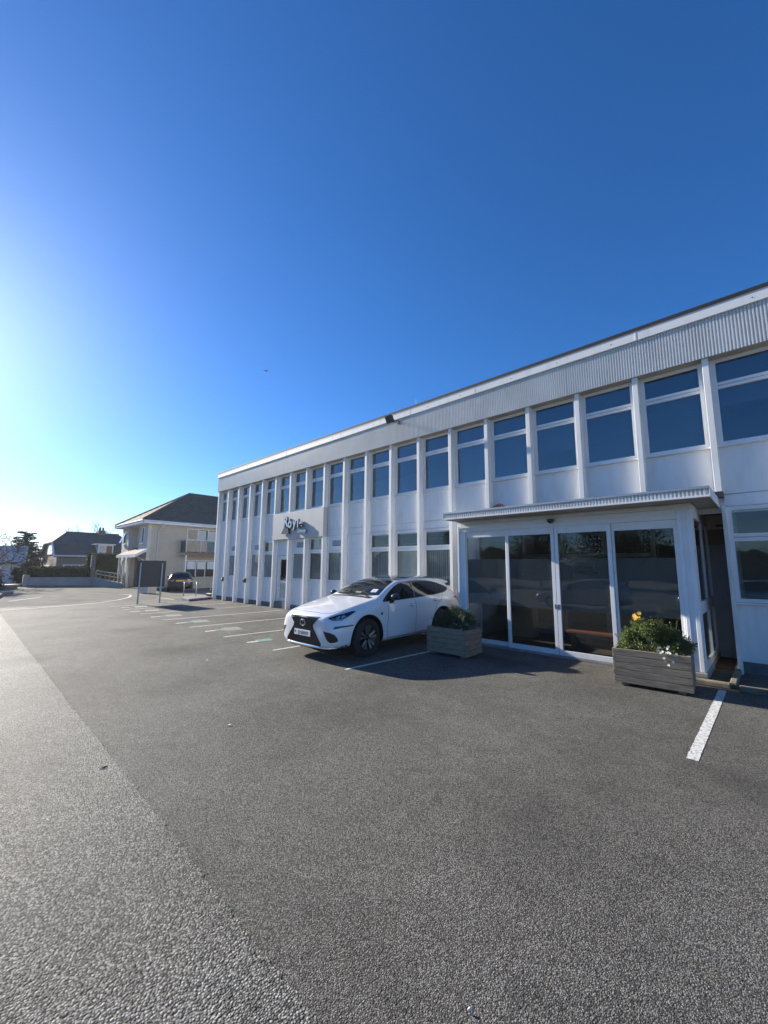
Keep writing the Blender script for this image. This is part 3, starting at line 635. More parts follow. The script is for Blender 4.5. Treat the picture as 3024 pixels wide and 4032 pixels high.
# canopy
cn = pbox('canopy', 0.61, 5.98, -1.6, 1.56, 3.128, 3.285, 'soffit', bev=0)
obj('fascia_sheet', ribbed(0.63+ox, 5.97+ox, 3.150, 3.262, 1.561, 0.058, 0.018), 'alu', cn)
obj('trim', MB().box(0.60+ox, 5.99+ox, 1.45, 1.592, 3.262, 3.302), 'post_grey', cn); obj('trim', MB().box(0.60+ox, 5.99+ox, 1.50, 1.590, 3.118, 3.150), 'frame_white', cn)
obj('side_fascia', MB().box(0.598+ox, 0.609+ox, -1.6, 1.585, 3.115, 3.300), 'frame_white', cn); obj('side_fascia', MB().box(5.981+ox, 5.992+ox, -0.20, 1.585, 3.115, 3.300), 'frame_white', cn)
obj('canopy_roof', MB().box(0.62+ox, 5.97+ox, -0.22, 1.45, 3.286, 3.296), 'cap_dark', cn)
sn = thing('door_sensor', 'small black dome sensor on the header above the sliding doors', 'sensor', (3.46, YF+0.031, 2.955))
obj('dome', MB().lathe([(0.0, -0.075), (0.04, -0.065), (0.07, -0.03), (0.085, 0.0), (0.085, 0.02), (0.0, 0.02)], 20), 'black_gloss', sn, loc=(0, 0.07, 0.02), smooth=True); obj('bracket', MB().box(-0.05, 0.05, 0.0, 0.07, 0.01, 0.035), 'black', sn)
bn = thing('lobby_bench', 'low orange wooden bench on the floor inside the glass doors', 'bench', (2.95, -0.35, 0.065))
obj('seat', MB().box(-0.75, 0.75, -0.13, 0.13, 0.30, 0.36), 'wood_orange', bn, bevel=0.01)
for a in (-0.62, 0.62): obj('leg', MB().box(a-0.03, a+0.03, -0.11, 0.11, 0.0, 0.30), 'wood_orange', bn)
cb = thing('lobby_cabinet', 'tall tan cabinet standing inside the left porch window', 'cabinet', (4.95, -0.75, 0.065))
obj('carcass', MB().box(-0.28, 0.28, -0.2, 0.18, 0.0, 1.0), 'cardboard', cb, bevel=0.008); obj('door', MB().box(-0.26, -0.005, 0.181, 0.20, 0.03, 0.97), 'cardboard', cb, bevel=0.004); obj('door', MB().box(0.005, 0.26, 0.181, 0.20, 0.03, 0.97), 'cardboard', cb, bevel=0.004)
# kerb edging by the porch
for (a, b, yy, lab, nm) in ((0.60, 1.08, 1.30, 'short weathered stone kerb between the flower box and the white line', 'kerb_stone'), (-1.5, 0.50, 1.36, 'long weathered stone kerb running past the window on the right edge', 'kerb_stone')):
    tag(obj(nm, MB().box(-(b-a)/2, (b-a)/2, -0.07, 0.07, 0, 0.09), 'kerb', None, ((a+b)/2, yy, 0), bevel=0.02), lab, 'kerb', 'kerbs by the porch')
tag(obj('kerb_stone', MB().box(-0.05, 0.05, -1.35, 1.35, 0, 0.10), 'kerb', None, (0.575, -0.12, 0), bevel=0.02), 'kerb running back from the white line into the shaded recess beside the porch', 'kerb', 'kerbs by the porch')

# ================================================================== PLANTERS
rng = random.Random(7)
def planter(loc, rotz, L, D, H, label, group):
    t = thing('wooden_planter', label, 'planter', loc, rotz, group); n = 5; h = H/n
    side = None
    for s in (-1, 1):
        for k in range(n):
            lap = (k % 2 == 0); ee = L/2 if lap else L/2-0.045
            obj('plank', MB().box(-ee, ee, s*D/2-0.022, s*D/2+0.022, 0.05+k*h+0.004, 0.05+(k+1)*h-0.003), 'timber', t, bevel=0.004)
            de = D/2-0.023 if lap else D/2+0.022
            obj('plank', MB().box(s*(L/2-0.0225)-0.0225, s*(L/2-0.0225)+0.0225, -de, de, 0.05+k*h+0.004, 0.05+(k+1)*h-0.003), 'timber_end', t, bevel=0.004)
    for sx in (-1, 1): obj('foot', MB().box(sx*L*0.36-0.05, sx*L*0.36+0.05, -D/2+0.03, D/2-0.03, 0.0, 0.052), 'timber_end', t)
    obj('soil', MB().box(-L/2+0.045, L/2-0.045, -D/2+0.022, D/2-0.022, 0.40, H-0.04), 'soil', t)
    return t
planter((1.53, 1.92, 0), R(4), 1.06, 0.74, 0.54, 'weathered grey wooden planter with yellow and white flowers right of the doors', 'wooden planters by the porch')
planter((5.24, 2.28, 0), R(2), 1.02, 0.62, 0.54, 'dark weathered wooden planter in the shade between white car and doors', 'wooden planters by the porch')
def shrub(name, label, cat, loc, clumps, n, size, m, seed, stems=True):
    rr = random.Random(seed); t = thing(name, label, cat, loc); mb = MB(); st = MB()
    for (cx, cy, cz, rx, ry, rz, wt) in clumps:
        for q in range(max(1, int(wt*6))):        # sprigs inside the clump
            d = Vector((rr.gauss(0, 1), rr.gauss(0, 1), abs(rr.gauss(0, 1)))).normalized(); rr_ = rr.uniform(0.5, 1.0)
            c = Vector((cx+d.x*rx*rr_, cy+d.y*ry*rr_, cz+d.z*rz*rr_)); leaves(mb, c, (rx*0.45, ry*0.45, rz*0.45), int(n*wt/7), size, rr, shell=0.1, up=0.4)
            if q % 2 == 0:                       # a shoot standing clear of the mass
                e_ = c+d*0.10+Vector((0, 0, rr.uniform(0.03, 0.12))); st.tube([tuple(c), tuple(e_)], [0.003, 0.0015], 4, False)
                for j in range(5): leaves(mb, c.lerp(e_, 0.3+j*0.17), (0.018, 0.018, 0.012), 7, size, rr, shell=0.1, up=0.5)
            if stems: st.tube([(cx*0.7, cy*0.7, 0), ((cx+c.x)/2, (cy+c.y)/2, cz*0.6), tuple(c)], [0.008, 0.005, 0.003], 4, False)
    if stems and st.v: obj('stem', st, 'bark', t)
    obj('foliage', mb, m, t); return t
shrub('shrub', 'green leafy shrub filling the planter right of the doors', 'shrub', (1.53, 1.90, 0.50),
      [(0.0, 0.05, 0.24, 0.32, 0.26, 0.28, 3.6), (-0.30, 0.06, 0.17, 0.22, 0.24, 0.25, 2.6), (0.28, 0.06, 0.16, 0.22, 0.24, 0.22, 2.6), (0.0, 0.25, 0.08, 0.42, 0.12, 0.12, 1.6), (0.10, 0.1, 0.30, 0.18, 0.16, 0.17, 1.5), (-0.42, 0.05, 0.10, 0.12, 0.2, 0.16, 1.2), (0.42, 0.1, 0.06, 0.12, 0.2, 0.10, 1.0)], 1300, 0.025, 'leaf', 3)
shrub('shrub', 'dark green shrub spilling over the planter beside the white car', 'shrub', (5.24, 2.26, 0.50),
      [(-0.05, 0.0, 0.24, 0.34, 0.24, 0.24, 3.4), (-0.30, 0.05, 0.22, 0.22, 0.2, 0.24, 2.2), (0.28, 0.0, 0.12, 0.22, 0.22, 0.16, 1.6), (-0.36, 0.25, 0.02, 0.13, 0.10, 0.16, 1.4), (0.42, 0.05, 0.06, 0.14, 0.18, 0.10, 0.8)], 1300, 0.025, 'leaf_dark', 5)
def flower(t, p, s, m, rr, n=6):
    mb = MB(); c = Vector(p); ax = Vector((rr.uniform(-.6, .6), 1, rr.uniform(0.1, 0.8))).normalized(); a = ax.orthogonal().normalized(); b = ax.cross(a)
    for k in range(n):
        th = 2*math.pi*k/n; d = a*math.cos(th)+b*math.sin(th); e = a*-math.sin(th)+b*math.cos(th)
        mb.quad(c, c+d*s*0.6+e*s*0.28+ax*s*0.1, c+d*s+ax*s*0.05, c+d*s*0.6-e*s*0.28+ax*s*0.1)
    return obj('flower', mb, m, t)
rr = random.Random(9)
t = thing('yellow_flowers', 'bunch of yellow flowers at the top of the right-hand planter', 'flowers', (1.66, 2.05, 0.76))
obj('stem', MB().tube([(0, 0, 0), (0.02, 0.0, 0.25), (0.05, 0.02, 0.42)], 0.004, 5), 'leaf', t)
for k in range(5): flower(t, (0.05+rr.uniform(-0.06, 0.06), 0.03+rr.uniform(-0.05, 0.05), 0.40+rr.uniform(-0.09, 0.04)), 0.04, 'petal_yellow', rr)
t = thing('white_flowers', 'small white flowers trailing over the front board of the right-hand planter', 'flowers', (1.27, 2.36, 0.56))
obj('stem', MB().tube([(0, -0.1, -0.02), (0.0, 0.0, 0.06), (0.02, 0.03, -0.08)], 0.004, 5), 'leaf', t)
for k in range(16): flower(t, (rr.gauss(0, 0.09), rr.uniform(-0.12, 0.05), rr.gauss(0.07, 0.06) if k < 12 else rr.uniform(-0.14, 0.0)), 0.022, 'petal_white', rr, 5)
t = thing('white_flowers', 'few pale flowers at the corner of the dark planter beside the car', 'flowers', (4.92, 2.52, 0.53))
obj('stem', MB().tube([(0, -0.1, -0.02), (0.0, 0.0, 0.05), (0.02, 0.03, -0.05)], 0.004, 5), 'leaf_dark', t)
for k in range(7): flower(t, (rr.gauss(0, 0.06), rr.uniform(-0.08, 0.04), rr.gauss(0.04, 0.05)), 0.02, 'petal_white', rr, 5)
# ================================================================== CARS  (car space: x forward, y left, z up)
def car_body(st, arches, m, crease=()):
    """loft a closed body shell through cross-sections, smooth it, cut the wheel arches"""
    bm = bmesh.new(); rows = []
    for x, zb, sec in st:
        half = [(0.0, zb)]+list(sec)
        ring = [bm.verts.new((x, y, z)) for y, z in half]+[bm.verts.new((x, -y, z)) for y, z in reversed(half[1:-1])]
        rows.append(ring)
    n = len(rows[0])
    for a, b in zip(rows, rows[1:]):
        for k in range(n): bm.faces.new((a[k], a[(k+1) % n], b[(k+1) % n], b[k]))
    for ring, fl in ((rows[0], False), (rows[-1], True)):
        h = n//2
        for k in range(h):                      # quads across the cap
            i, j = k, (n-k) % n; i2, j2 = k+1, (n-k-1) % n
            vs_ = []
            for q in (i, i2, j2, j):
                if ring[q] not in vs_: vs_.append(ring[q])
            if len(vs_) >= 3: bm.faces.new(vs_ if fl else vs_[::-1])
    cl = bm.edges.layers.float.new('crease_edge')
    for k, wgt in crease:
        for a, b in zip(rows, rows[1:]):
            for kk in (k, (n-k) % n):
                e = bm.edges.get((a[kk], b[kk]))
                if e: e[cl] = wgt
    bmesh.ops.recalc_face_normals(bm, faces=bm.faces)
    me = bpy.data.meshes.new('body'); bm.to_mesh(me); bm.free()
    o = bpy.data.objects.new('tmp', me); COL.objects.link(o)
    ss = o.modifiers.new('s', 'SUBSURF'); ss.levels = ss.render_levels = 3
    cuts = []
    for (ax, az, rr_, yi) in arches:
        for s in (-1, 1):
            c = MB().lathe([(0, yi*s), (rr_, yi*s), (rr_, 1.3*s), (0, 1.3*s)], 48, 1, (ax, 0, az)); cm = c.mesh('cut')
            b2 = bmesh.new(); b2.from_mesh(cm); bmesh.ops.remove_doubles(b2, verts=b2.verts, dist=1e-5); bmesh.ops.recalc_face_normals(b2, faces=b2.faces); b2.to_mesh(cm); b2.free()
            co = bpy.data.objects.new('cut', cm); COL.objects.link(co); cuts.append(co)
            bo = o.modifiers.new('b', 'BOOLEAN'); bo.operation = 'DIFFERENCE'; bo.object = co; bo.solver = 'EXACT'
    dg = bpy.context.evaluated_depsgraph_get(); out = bpy.data.meshes.new_from_object(o.evaluated_get(dg)); out.name = 'body'
    for c in cuts+[o]: bpy.data.objects.remove(c)
    out.materials.clear(); out.materials.append(MATS[m]); out.materials.append(MATS['black'])
    for p in out.polygons:
        p.use_smooth = True; c = p.center; p.material_index = 0
        for (ax, az, rr_, yi) in arches:
            d = math.hypot(c.x-ax, c.z-az)
            if abs(c.y) > yi-0.01 and (abs(d-rr_) < 0.008 or (abs(abs(c.y)-yi) < 0.01 and d < rr_)) : p.material_index = 1
        if c.z < 0.23: p.material_index = 1
    out.set_sharp_from_angle(angle=R(38))
    return out
def bvh_of(me):
    return BVHTree.FromPolygons([v.co for v in me.vertices], [tuple(p.vertices) for p in me.polygons])
def inside(p, poly):
    c = False; j = len(poly)-1
    for i in range(len(poly)):
        if (poly[i][1] > p[1]) != (poly[j][1] > p[1]) and p[0] < (poly[j][0]-poly[i][0])*(p[1]-poly[i][1])/(poly[j][1]-poly[i][1])+poly[i][0]: c = not c
        j = i
    return c
def smooth_poly(poly, it=2):
    """round the corners of an outline (points given as (a, b, 0) stay sharp)"""
    P = [(p[0], p[1], len(p) > 2) for p in poly]
    for _ in range(it):
        Q = []
        for i, p in enumerate(P):
            a = P[i-1]; b = P[(i+1) % len(P)]
            if p[2]: Q.append(p)
            else: Q += [(p[0]*.75+a[0]*.25, p[1]*.75+a[1]*.25, False), (p[0]*.75+b[0]*.25, p[1]*.75+b[1]*.25, False)]
        P = Q
    return [(p[0], p[1]) for p in P]
class Proj:
    """projects outlines onto a body: 'side' (x,z) from +-y, 'front' (y,z) from +x, 'rear' (y,z) from -x, 'top' (x,y) from +z"""
    def __init__(s, me): s.b = bvh_of(me)
    def hit(s, view, a, c, side=1):
        if view == 'side': o, d = Vector((a, 3.0*side, c)), Vector((0, -side, 0))
        elif view == 'front': o, d = Vector((5, a, c)), Vector((-1, 0, 0))
        elif view == 'rear': o, d = Vector((-5, a, c)), Vector((1, 0, 0))
        else: o, d = Vector((a, c, 5)), Vector((0, 0, -1))
        h = s.b.ray_cast(o, d)
        if h[0] is None:
            p = o+d*(2.2 if view in ('side',) else 2.8); h = s.b.find_nearest(p); 
        n = h[1].normalized()
        if n.dot(d) > 0: n = -n
        return h[0].copy(), n
    def patch(s, view, poly, off=0.004, side=1, step=0.04, skirt=0.012, flat=False):
        B_ = []; E = []
        for i, p in enumerate(poly):
            q = poly[(i+1) % len(poly)]; L_ = math.hypot(q[0]-p[0], q[1]-p[1]); k = max(1, int(L_/step))
            for j in range(k): B_.append((p[0]+(q[0]-p[0])*j/k, p[1]+(q[1]-p[1])*j/k))
        nb = len(B_); E = [(i, (i+1) % nb) for i in range(nb)]
        xs = [p[0] for p in poly]; zs = [p[1] for p in poly]; pts = list(B_)
        a = min(xs)+step/2
        while a < max(xs):
            c = min(zs)+step/2
            while c < max(zs):
                if inside((a, c), poly) and min(math.hypot(a-q[0], c-q[1]) for q in B_) > step*0.45: pts.append((a, c))
                c += step
            a += step
        r = delaunay_2d_cdt([Vector(p) for p in pts], E, [], 1, 1e-5)
        mb = MB(); base = []; nrm = []
        for v in r[0]:
            h, n = s.hit(view, v.x, v.y, side); base.append(h); nrm.append(n)
        mb.v = [tuple(h+n*off) for h, n in zip(base, nrm)]; mb.f = [tuple(f) for f in r[2]]
        # skirt down into the body so that the piece has thickness
        cnt = {}
        for f in mb.f:
            for i in range(len(f)):
                e = (f[i], f[(i+1) % len(f)]); cnt[tuple(sorted(e))] = cnt.get(tuple(sorted(e)), 0)+1
        low = {}
        for e, k in cnt.items():
            if k == 1:
                for q in e:
                    if q not in low: low[q] = len(mb.v); mb.v.append(tuple(base[q]-nrm[q]*skirt))
                mb.f.append((e[0], e[1], low[e[1]], low[e[0]]))
        return mb
    def strip(s, view, line, wd=0.007, off=0.0025, side=1, step=0.03, skirt=0.004):
        P = [Vector(p) for p in line]; D = [P[0]]
        for a, b in zip(P, P[1:]):
            k = max(1, int((b-a).length/step))
            for j in range(1, k+1): D.append(a.lerp(b, j/k))
        mb = MB()
        for i, p in enumerate(D):
            t = (D[min(i+1, len(D)-1)]-D[max(i-1, 0)]).normalized(); nn = Vector((-t.y, t.x))
            w1 = wd(i/(len(D)-1)) if callable(wd) else wd
            for q in (p+nn*w1/2, p-nn*w1/2):
                h, n = s.hit(view, q.x, q.y, side); mb.v.append(tuple(h+n*off)); mb.v.append(tuple(h-n*skirt))
        for i in range(len(D)-1):
            a = 4*i; mb.f += [(a, a+2, a+6, a+4), (a+1, a, a+4, a+5), (a+2, a+3, a+7, a+6)]
        return mb
def rimwheel(t, x, y, rt, rr_, wd, spokes, side, style):
    w_ = obj('wheel', MB().lathe([(rr_, -wd/2), (rt-0.025, -wd/2), (rt-0.006, -wd/2+0.02), (rt, -wd/2+0.05), (rt, wd/2-0.05), (rt-0.006, wd/2-0.02), (rt-0.025, wd/2), (rr_, wd/2)], 40, 1, closed=True), 'tyre', t, (x, y, rt), smooth=True, angle=50)
    s = side
    obj('rim', MB().lathe([(rr_+0.003, wd/2*s), (rr_-0.012, (wd/2+0.004)*s), (rr_-0.03, (wd/2-0.03)*s), (0.10, (wd/2-0.06)*s), (0.0, (wd/2-0.06)*s)], 40, 1), 'rim_dark' if style == 'twin' else 'rim_silver', w_, smooth=True, angle=50)
    if style == 'twin':
        for k in range(spokes):
            for d in (-1, 1):
                a = 2*math.pi*k/spokes+math.pi/2
                def P(r, th, yy): return (r*math.cos(a+th), yy*s, r*math.sin(a+th))
                y1, y2 = wd/2-0.018, wd/2+0.006
                q = [(0.055, d*0.10, y1+0.004), (0.055, d*0.42, y1), (rr_-0.016, d*0.36, y2), (rr_-0.016, d*0.12, y2), (rr_*0.62, d*0.10, y2-0.006)]
                m = MB(); f = [P(r, th, yy) for r, th, yy in q]; bk = [P(r, th, yy-0.03) for r, th, yy in q]
                m.v = f+bk; kk = len(f); m.f = [tuple(range(kk)), tuple(range(2*kk-1, kk-1, -1))]+[(i, (i+1) % kk, kk+(i+1) % kk, kk+i) for i in range(kk)]
                obj('spoke', m, 'rim_silver', w_)
    else:
        for k in range(spokes):
            a = 2*math.pi*k/spokes; ca, sa = math.cos(a), math.sin(a); m = MB(); y1 = wd/2-0.02
            q = [(0.04, -0.03), (rr_-0.015, -0.022), (rr_-0.015, 0.022), (0.04, 0.03)]
            f = [(r*ca-t_*sa, y1*s, r*sa+t_*ca) for r, t_ in q]; bk = [(p[0], p[1]-0.03*s, p[2]) for p in f]
            m.v = f+bk; m.f = [(0, 1, 2, 3), (7, 6, 5, 4)]+[(i, (i+1) % 4, 4+(i+1) % 4, 4+i) for i in range(4)]; obj('spoke', m, 'rim_silver', w_)
    obj('hub_cap', MB().lathe([(0.0, (wd/2-0.002)*s), (0.04, (wd/2-0.006)*s), (0.06, (wd/2-0.025)*s), (0.06, (wd/2-0.06)*s)], 16, 1), 'rim_dark', w_, smooth=True)
    return w_
def mapped(mb, M):
    mb.v = [tuple(M @ Vector(v)) for v in mb.v]; return mb

# ---------------- the white SUV
suv = thing('parked_car', 'white sport utility car with black roof and dark mesh grille backed up to the office', 'car', (7.33, 2.44, 0.0), R(91.5))
suv.scale = (1.065, 1.065, 1.065)
low = lambda a, b: [(a, b), ]
ST = [  # x, underside z, half section from sill to top centre
 (2.335, 0.27, [(0.42, 0.27), (0.56, 0.34), (0.60, 0.48), (0.58, 0.62), (0.54, 0.73), (0.47, 0.805), (0.28, 0.835), (0.0, 0.845)]),
 (2.285, 0.23, [(0.58, 0.22), (0.73, 0.31), (0.78, 0.48), (0.755, 0.64), (0.70, 0.765), (0.60, 0.865), (0.34, 0.905), (0.0, 0.915)]),
 (2.14, 0.21, [(0.68, 0.20), (0.845, 0.30), (0.88, 0.49), (0.865, 0.67), (0.82, 0.80), (0.70, 0.92), (0.40, 0.965), (0.0, 0.978)]),
 (1.88, 0.20, [(0.74, 0.19), (0.885, 0.30), (0.915, 0.50), (0.905, 0.71), (0.875, 0.87), (0.735, 0.985), (0.42, 1.025), (0.0, 1.04)]),
 (1.45, 0.20, [(0.76, 0.19), (0.90, 0.30), (0.925, 0.50), (0.922, 0.75), (0.90, 0.935), (0.755, 1.05), (0.43, 1.085), (0.0, 1.098)]),
 (1.10, 0.20, [(0.78, 0.19), (0.90, 0.30), (0.912, 0.50), (0.915, 0.77), (0.895, 0.97), (0.765, 1.095), (0.44, 1.125), (0.0, 1.138)]),
 (0.92, 0.20, [(0.79, 0.19), (0.895, 0.30), (0.902, 0.50), (0.91, 0.78), (0.89, 0.985), (0.75, 1.15), (0.43, 1.19), (0.0, 1.205)]),
 (0.55, 0.20, [(0.79, 0.19), (0.885, 0.30), (0.885, 0.50), (0.905, 0.79), (0.885, 1.005), (0.685, 1.375), (0.42, 1.425), (0.0, 1.44)]),
 (0.15, 0.20, [(0.79, 0.19), (0.88, 0.30), (0.88, 0.50), (0.905, 0.80), (0.885, 1.015), (0.635, 1.525), (0.40, 1.58), (0.0, 1.593)]),
 (-0.35, 0.20, [(0.79, 0.19), (0.88, 0.30), (0.885, 0.51), (0.91, 0.81), (0.89, 1.03), (0.62, 1.575), (0.40, 1.632), (0.0, 1.645)]),
 (-0.95, 0.20, [(0.79, 0.19), (0.895, 0.31), (0.905, 0.53), (0.918, 0.82), (0.895, 1.055), (0.605, 1.55), (0.39, 1.612), (0.0, 1.625)]),
 (-1.40, 0.21, [(0.77, 0.20), (0.905, 0.32), (0.925, 0.55), (0.928, 0.83), (0.89, 1.085), (0.585, 1.485), (0.38, 1.555), (0.0, 1.57)]),
 (-1.75, 0.23, [(0.74, 0.22), (0.895, 0.34), (0.92, 0.57), (0.918, 0.83), (0.865, 1.09), (0.575, 1.41), (0.37, 1.49), (0.0, 1.505)]),
 (-1.98, 0.26, [(0.70, 0.25), (0.86, 0.37), (0.89, 0.60), (0.89, 0.84), (0.835, 1.05), (0.62, 1.24), (0.37, 1.30), (0.0, 1.315)]),
 (-2.16, 0.31, [(0.66, 0.30), (0.82, 0.42), (0.85, 0.63), (0.84, 0.84), (0.78, 0.97), (0.64, 1.05), (0.37, 1.085), (0.0, 1.10)]),
 (-2.28, 0.36, [(0.56, 0.36), (0.70, 0.47), (0.74, 0.64), (0.72, 0.80), (0.66, 0.89), (0.54, 0.95), (0.30, 0.975), (0.0, 0.985)]),
]
def _adj(x, y, z):
    if z > 1.10 and x < 1.0: z -= 0.055*min(1, (z-1.10)/0.4)          # a touch lower roof
    elif 0.9 < z <= 1.10 and x < 1.0 and y > 0.7: z += 0.03            # higher waist
    if x > 1.3 and z > 0.79: z -= 0.045*min(1, (x-1.3)/0.6)            # bonnet falls towards the nose
    if x < -0.8 and z > 1.2: z += 0.06*min(1, (-0.8-x)/0.6)            # tail carried high
    return (y, z)
ST = [(x, zb, [_adj(x, y, z) for y, z in sec]) for x, zb, sec in ST]
ARC = [(1.40, 0.370, 0.465, 0.56), (-1.26, 0.370, 0.465, 0.56)]
me = car_body(ST, ARC, 'car_white', ((5, 0.35), (6, 0.45), (2, 0.3)))
body = obj('body', me, None, suv); pj = Proj(me)
# roof panel, glass
obj('roof_panel', pj.patch('top', smooth_poly([(0.22, 0.56), (-0.4, 0.565), (-1.35, 0.53), (-1.62, 0.50), (-1.66, 0.2), (-1.66, -0.2), (-1.62, -0.50), (-1.35, -0.53), (-0.4, -0.565), (0.22, -0.56), (0.29, -0.2), (0.29, 0.2)], 1), 0.004), 'black_gloss', suv, smooth=True, angle=35)
ws = obj('windscreen', pj.patch('top', smooth_poly([(1.02, 0.0), (0.98, 0.42), (0.87, 0.685, 0), (0.52, 0.60), (0.22, 0.545, 0), (0.26, 0.3), (0.27, 0.0), (0.26, -0.3), (0.22, -0.545, 0), (0.52, -0.60), (0.87, -0.685, 0), (0.98, -0.42)], 1), 0.004), 'car_glass', suv, smooth=True, angle=35)
obj('cowl', pj.strip('top', [(1.045, -0.60), (1.06, -0.3), (1.065, 0.0), (1.06, 0.3), (1.045, 0.60)], 0.07, 0.006), 'black', suv)
for q, (a, b) in enumerate((((1.03, 0.05), (0.92, -0.55)), ((1.02, 0.62), (0.93, 0.08)))): obj('wiper', pj.strip('top', [a, b], 0.018, 0.012), 'black', ws)
obj('permit', pj.patch('top', [(0.83, 0.40), (0.80, 0.54), (0.68, 0.515), (0.71, 0.375)], 0.0055, step=0.03), 'plate_white', ws); obj('permit_mark', pj.patch('top', [(0.785, 0.43), (0.775, 0.495), (0.755, 0.49), (0.765, 0.425)], 0.0068, step=0.02, skirt=0.0), 'ink_grey', ws)
obj('paper', pj.patch('top', [(0.90, -0.02), (0.90, 0.16), (0.84, 0.16), (0.84, -0.02)], 0.0052, step=0.03), 'line_grey', ws)
obj('rear_window', pj.patch('rear', smooth_poly([(-0.55, 1.10, 0), (0.55, 1.10, 0), (0.50, 1.36), (0.40, 1.44, 0), (-0.40, 1.44, 0), (-0.50, 1.36)], 1), 0.004), 'car_glass', suv, smooth=True, angle=35)
# spoiler
sp = MB(); prof = [(-1.50, 1.545), (-1.80, 1.522), (-2.05, 1.478), (-2.06, 1.443), (-1.80, 1.40), (-1.55, 1.42)]
sp.prism(prof, 1, -0.57, 0.57); sp.v = [(a, b, c-0.10*(abs(b)/0.57)**3*0.6) for a, b, c in sp.v]
sp = MB(); nseg = 14
for i in range(nseg+1):
    yy = -0.58+1.16*i/nseg; dz = -0.055*(abs(yy)/0.58)**2.2; dx_ = 0.05*(abs(yy)/0.58)**2
    for a, c in prof: sp.v.append((a+dx_, yy, c+dz))
k6 = len(prof)
for i in range(nseg):
    for k in range(k6): sp.f.append((i*k6+k, i*k6+(k+1) % k6, (i+1)*k6+(k+1) % k6, (i+1)*k6+k))
sp.f += [tuple(range(k6)), tuple(range(nseg*k6+k6-1, nseg*k6-1, -1))]
obj('spoiler', sp, 'car_white', suv, smooth=True, angle=30)
SIDE = [(0.90, 1.07, 0), (0.62, 1.235), (0.30, 1.385), (0.02, 1.450), (-0.35, 1.472), (-0.85, 1.462), (-1.22, 1.425), (-1.60, 1.325), (-1.72, 1.272), (-1.62, 1.222), (-1.42, 1.176), (-0.8, 1.126), (-0.1, 1.098), (0.5, 1.078)]
for s in (1, -1):
    g = obj('side_window', pj.patch('side', smooth_poly(SIDE, 1), 0.004, s), 'car_glass', suv, smooth=True, angle=35)
    trim = [(0.90, 1.06), (0.5, 1.070), (-0.1, 1.090), (-0.8, 1.118), (-1.42, 1.168), (-1.62, 1.214), (-1.735, 1.272)]
    obj('window_trim', pj.strip('side', trim, 0.016, 0.006, s), 'black_gloss', g)
    obj('pillar_trim', pj.patch('side', [(-0.115, 1.10), (-0.205, 1.104), (-0.30, 1.466), (-0.235, 1.468)], 0.0055, s), 'black_gloss', g, smooth=True)
    obj('quarter_bar', pj.strip('side', [(-1.12, 1.155), (-1.28, 1.39)], 0.022, 0.0055, s), 'black_gloss', g)
    # door shut lines
    for ln in ([(0.80, 0.985), (0.775, 0.90), (0.79, 0.70), (0.83, 0.50), (0.80, 0.30)], [(-0.16, 1.07), (-0.20, 0.90), (-0.20, 0.60), (-0.17, 0.30)], [(-1.02, 0.90), (-0.90, 0.62), (-0.86, 0.45), (-0.84, 0.30)], [(-1.32, 1.14), (-1.22, 1.0), (-1.02, 0.90)], [(0.80, 0.305), (0.3, 0.30), (-0.5, 0.31), (-0.84, 0.32)]):
        obj('shut_line', pj.strip('side', ln, 0.008, 0.0015, s, skirt=0.001), 'seam', body)
    obj('sill', pj.strip('side', [(0.93, 0.25), (0.3, 0.245), (-0.78, 0.255)], 0.10, 0.004, s), 'black', suv)
    for hx, hz in ((-0.01, 0.935), (-0.95, 0.995)):
        hb = obj('door_handle', mapped(MB().lathe([(0.0, -0.11), (0.012, -0.10), (0.016, -0.06), (0.016, 0.06), (0.012, 0.10), (0.0, 0.11)], 12, 0), Matrix.Translation(pj.hit('side', hx, hz, s)[0]+Vector((0, 0.022*s, 0)))), 'car_white', suv, smooth=True)
        obj('handle_cup', pj.patch('side', smooth_poly([(hx-0.09, hz-0.03), (hx+0.07, hz-0.03), (hx+0.07, hz+0.025), (hx-0.09, hz+0.025)], 2), 0.001, s, 0.03, 0.0), 'seam', hb)
    obj('fuel_flap' if s == 1 else 'body_crease', pj.strip('side', [(-1.52+0.085*math.cos(a*0.52), 0.925+0.085*math.sin(a*0.52)) for a in range(13)], 0.005, 0.0015, s, skirt=0.001), 'seam', body)
    obj('badge', pj.patch('side', [(0.97, 0.80), (1.03, 0.80), (1.02, 0.845), (0.96, 0.845)], 0.004, s, 0.02), 'dark_metal', body)
    # mirror
    mr = MB(); b0 = pj.hit('side', 0.66, 1.06, s)[0]; c0 = b0+Vector((0.02, 0.135*s, 0.085))
    rr2 = random.Random(2)
    for i in range(9):
        th = math.pi*i/8
        for k in range(14):
            ph = 2*math.pi*k/14; xx = math.cos(th); q = math.sin(th)
            mr.v.append((c0.x+0.075*xx*(1.0 if xx > 0 else 0.55), c0.y+s*0.125*q*math.cos(ph), c0.z+0.078*q*math.sin(ph)*(1.05 if math.sin(ph) > 0 else 0.9)+0.012*math.cos(ph)*q))
    for i in range(8):
        for k in range(14): mr.f.append((i*14+k, i*14+(k+1) % 14, (i+1)*14+(k+1) % 14, (i+1)*14+k))
    mo = obj('door_mirror', mr, 'black_gloss', suv, smooth=True)
    obj('mirror_arm', MB().tube([tuple(b0-Vector((0, 0.02*s, 0.03))), tuple(b0+Vector((0.0, 0.06*s, 0.0))), tuple(c0-Vector((0, 0.05*s, 0.06)))], [0.04, 0.032, 0.03], 10), 'black', mo, smooth=True)
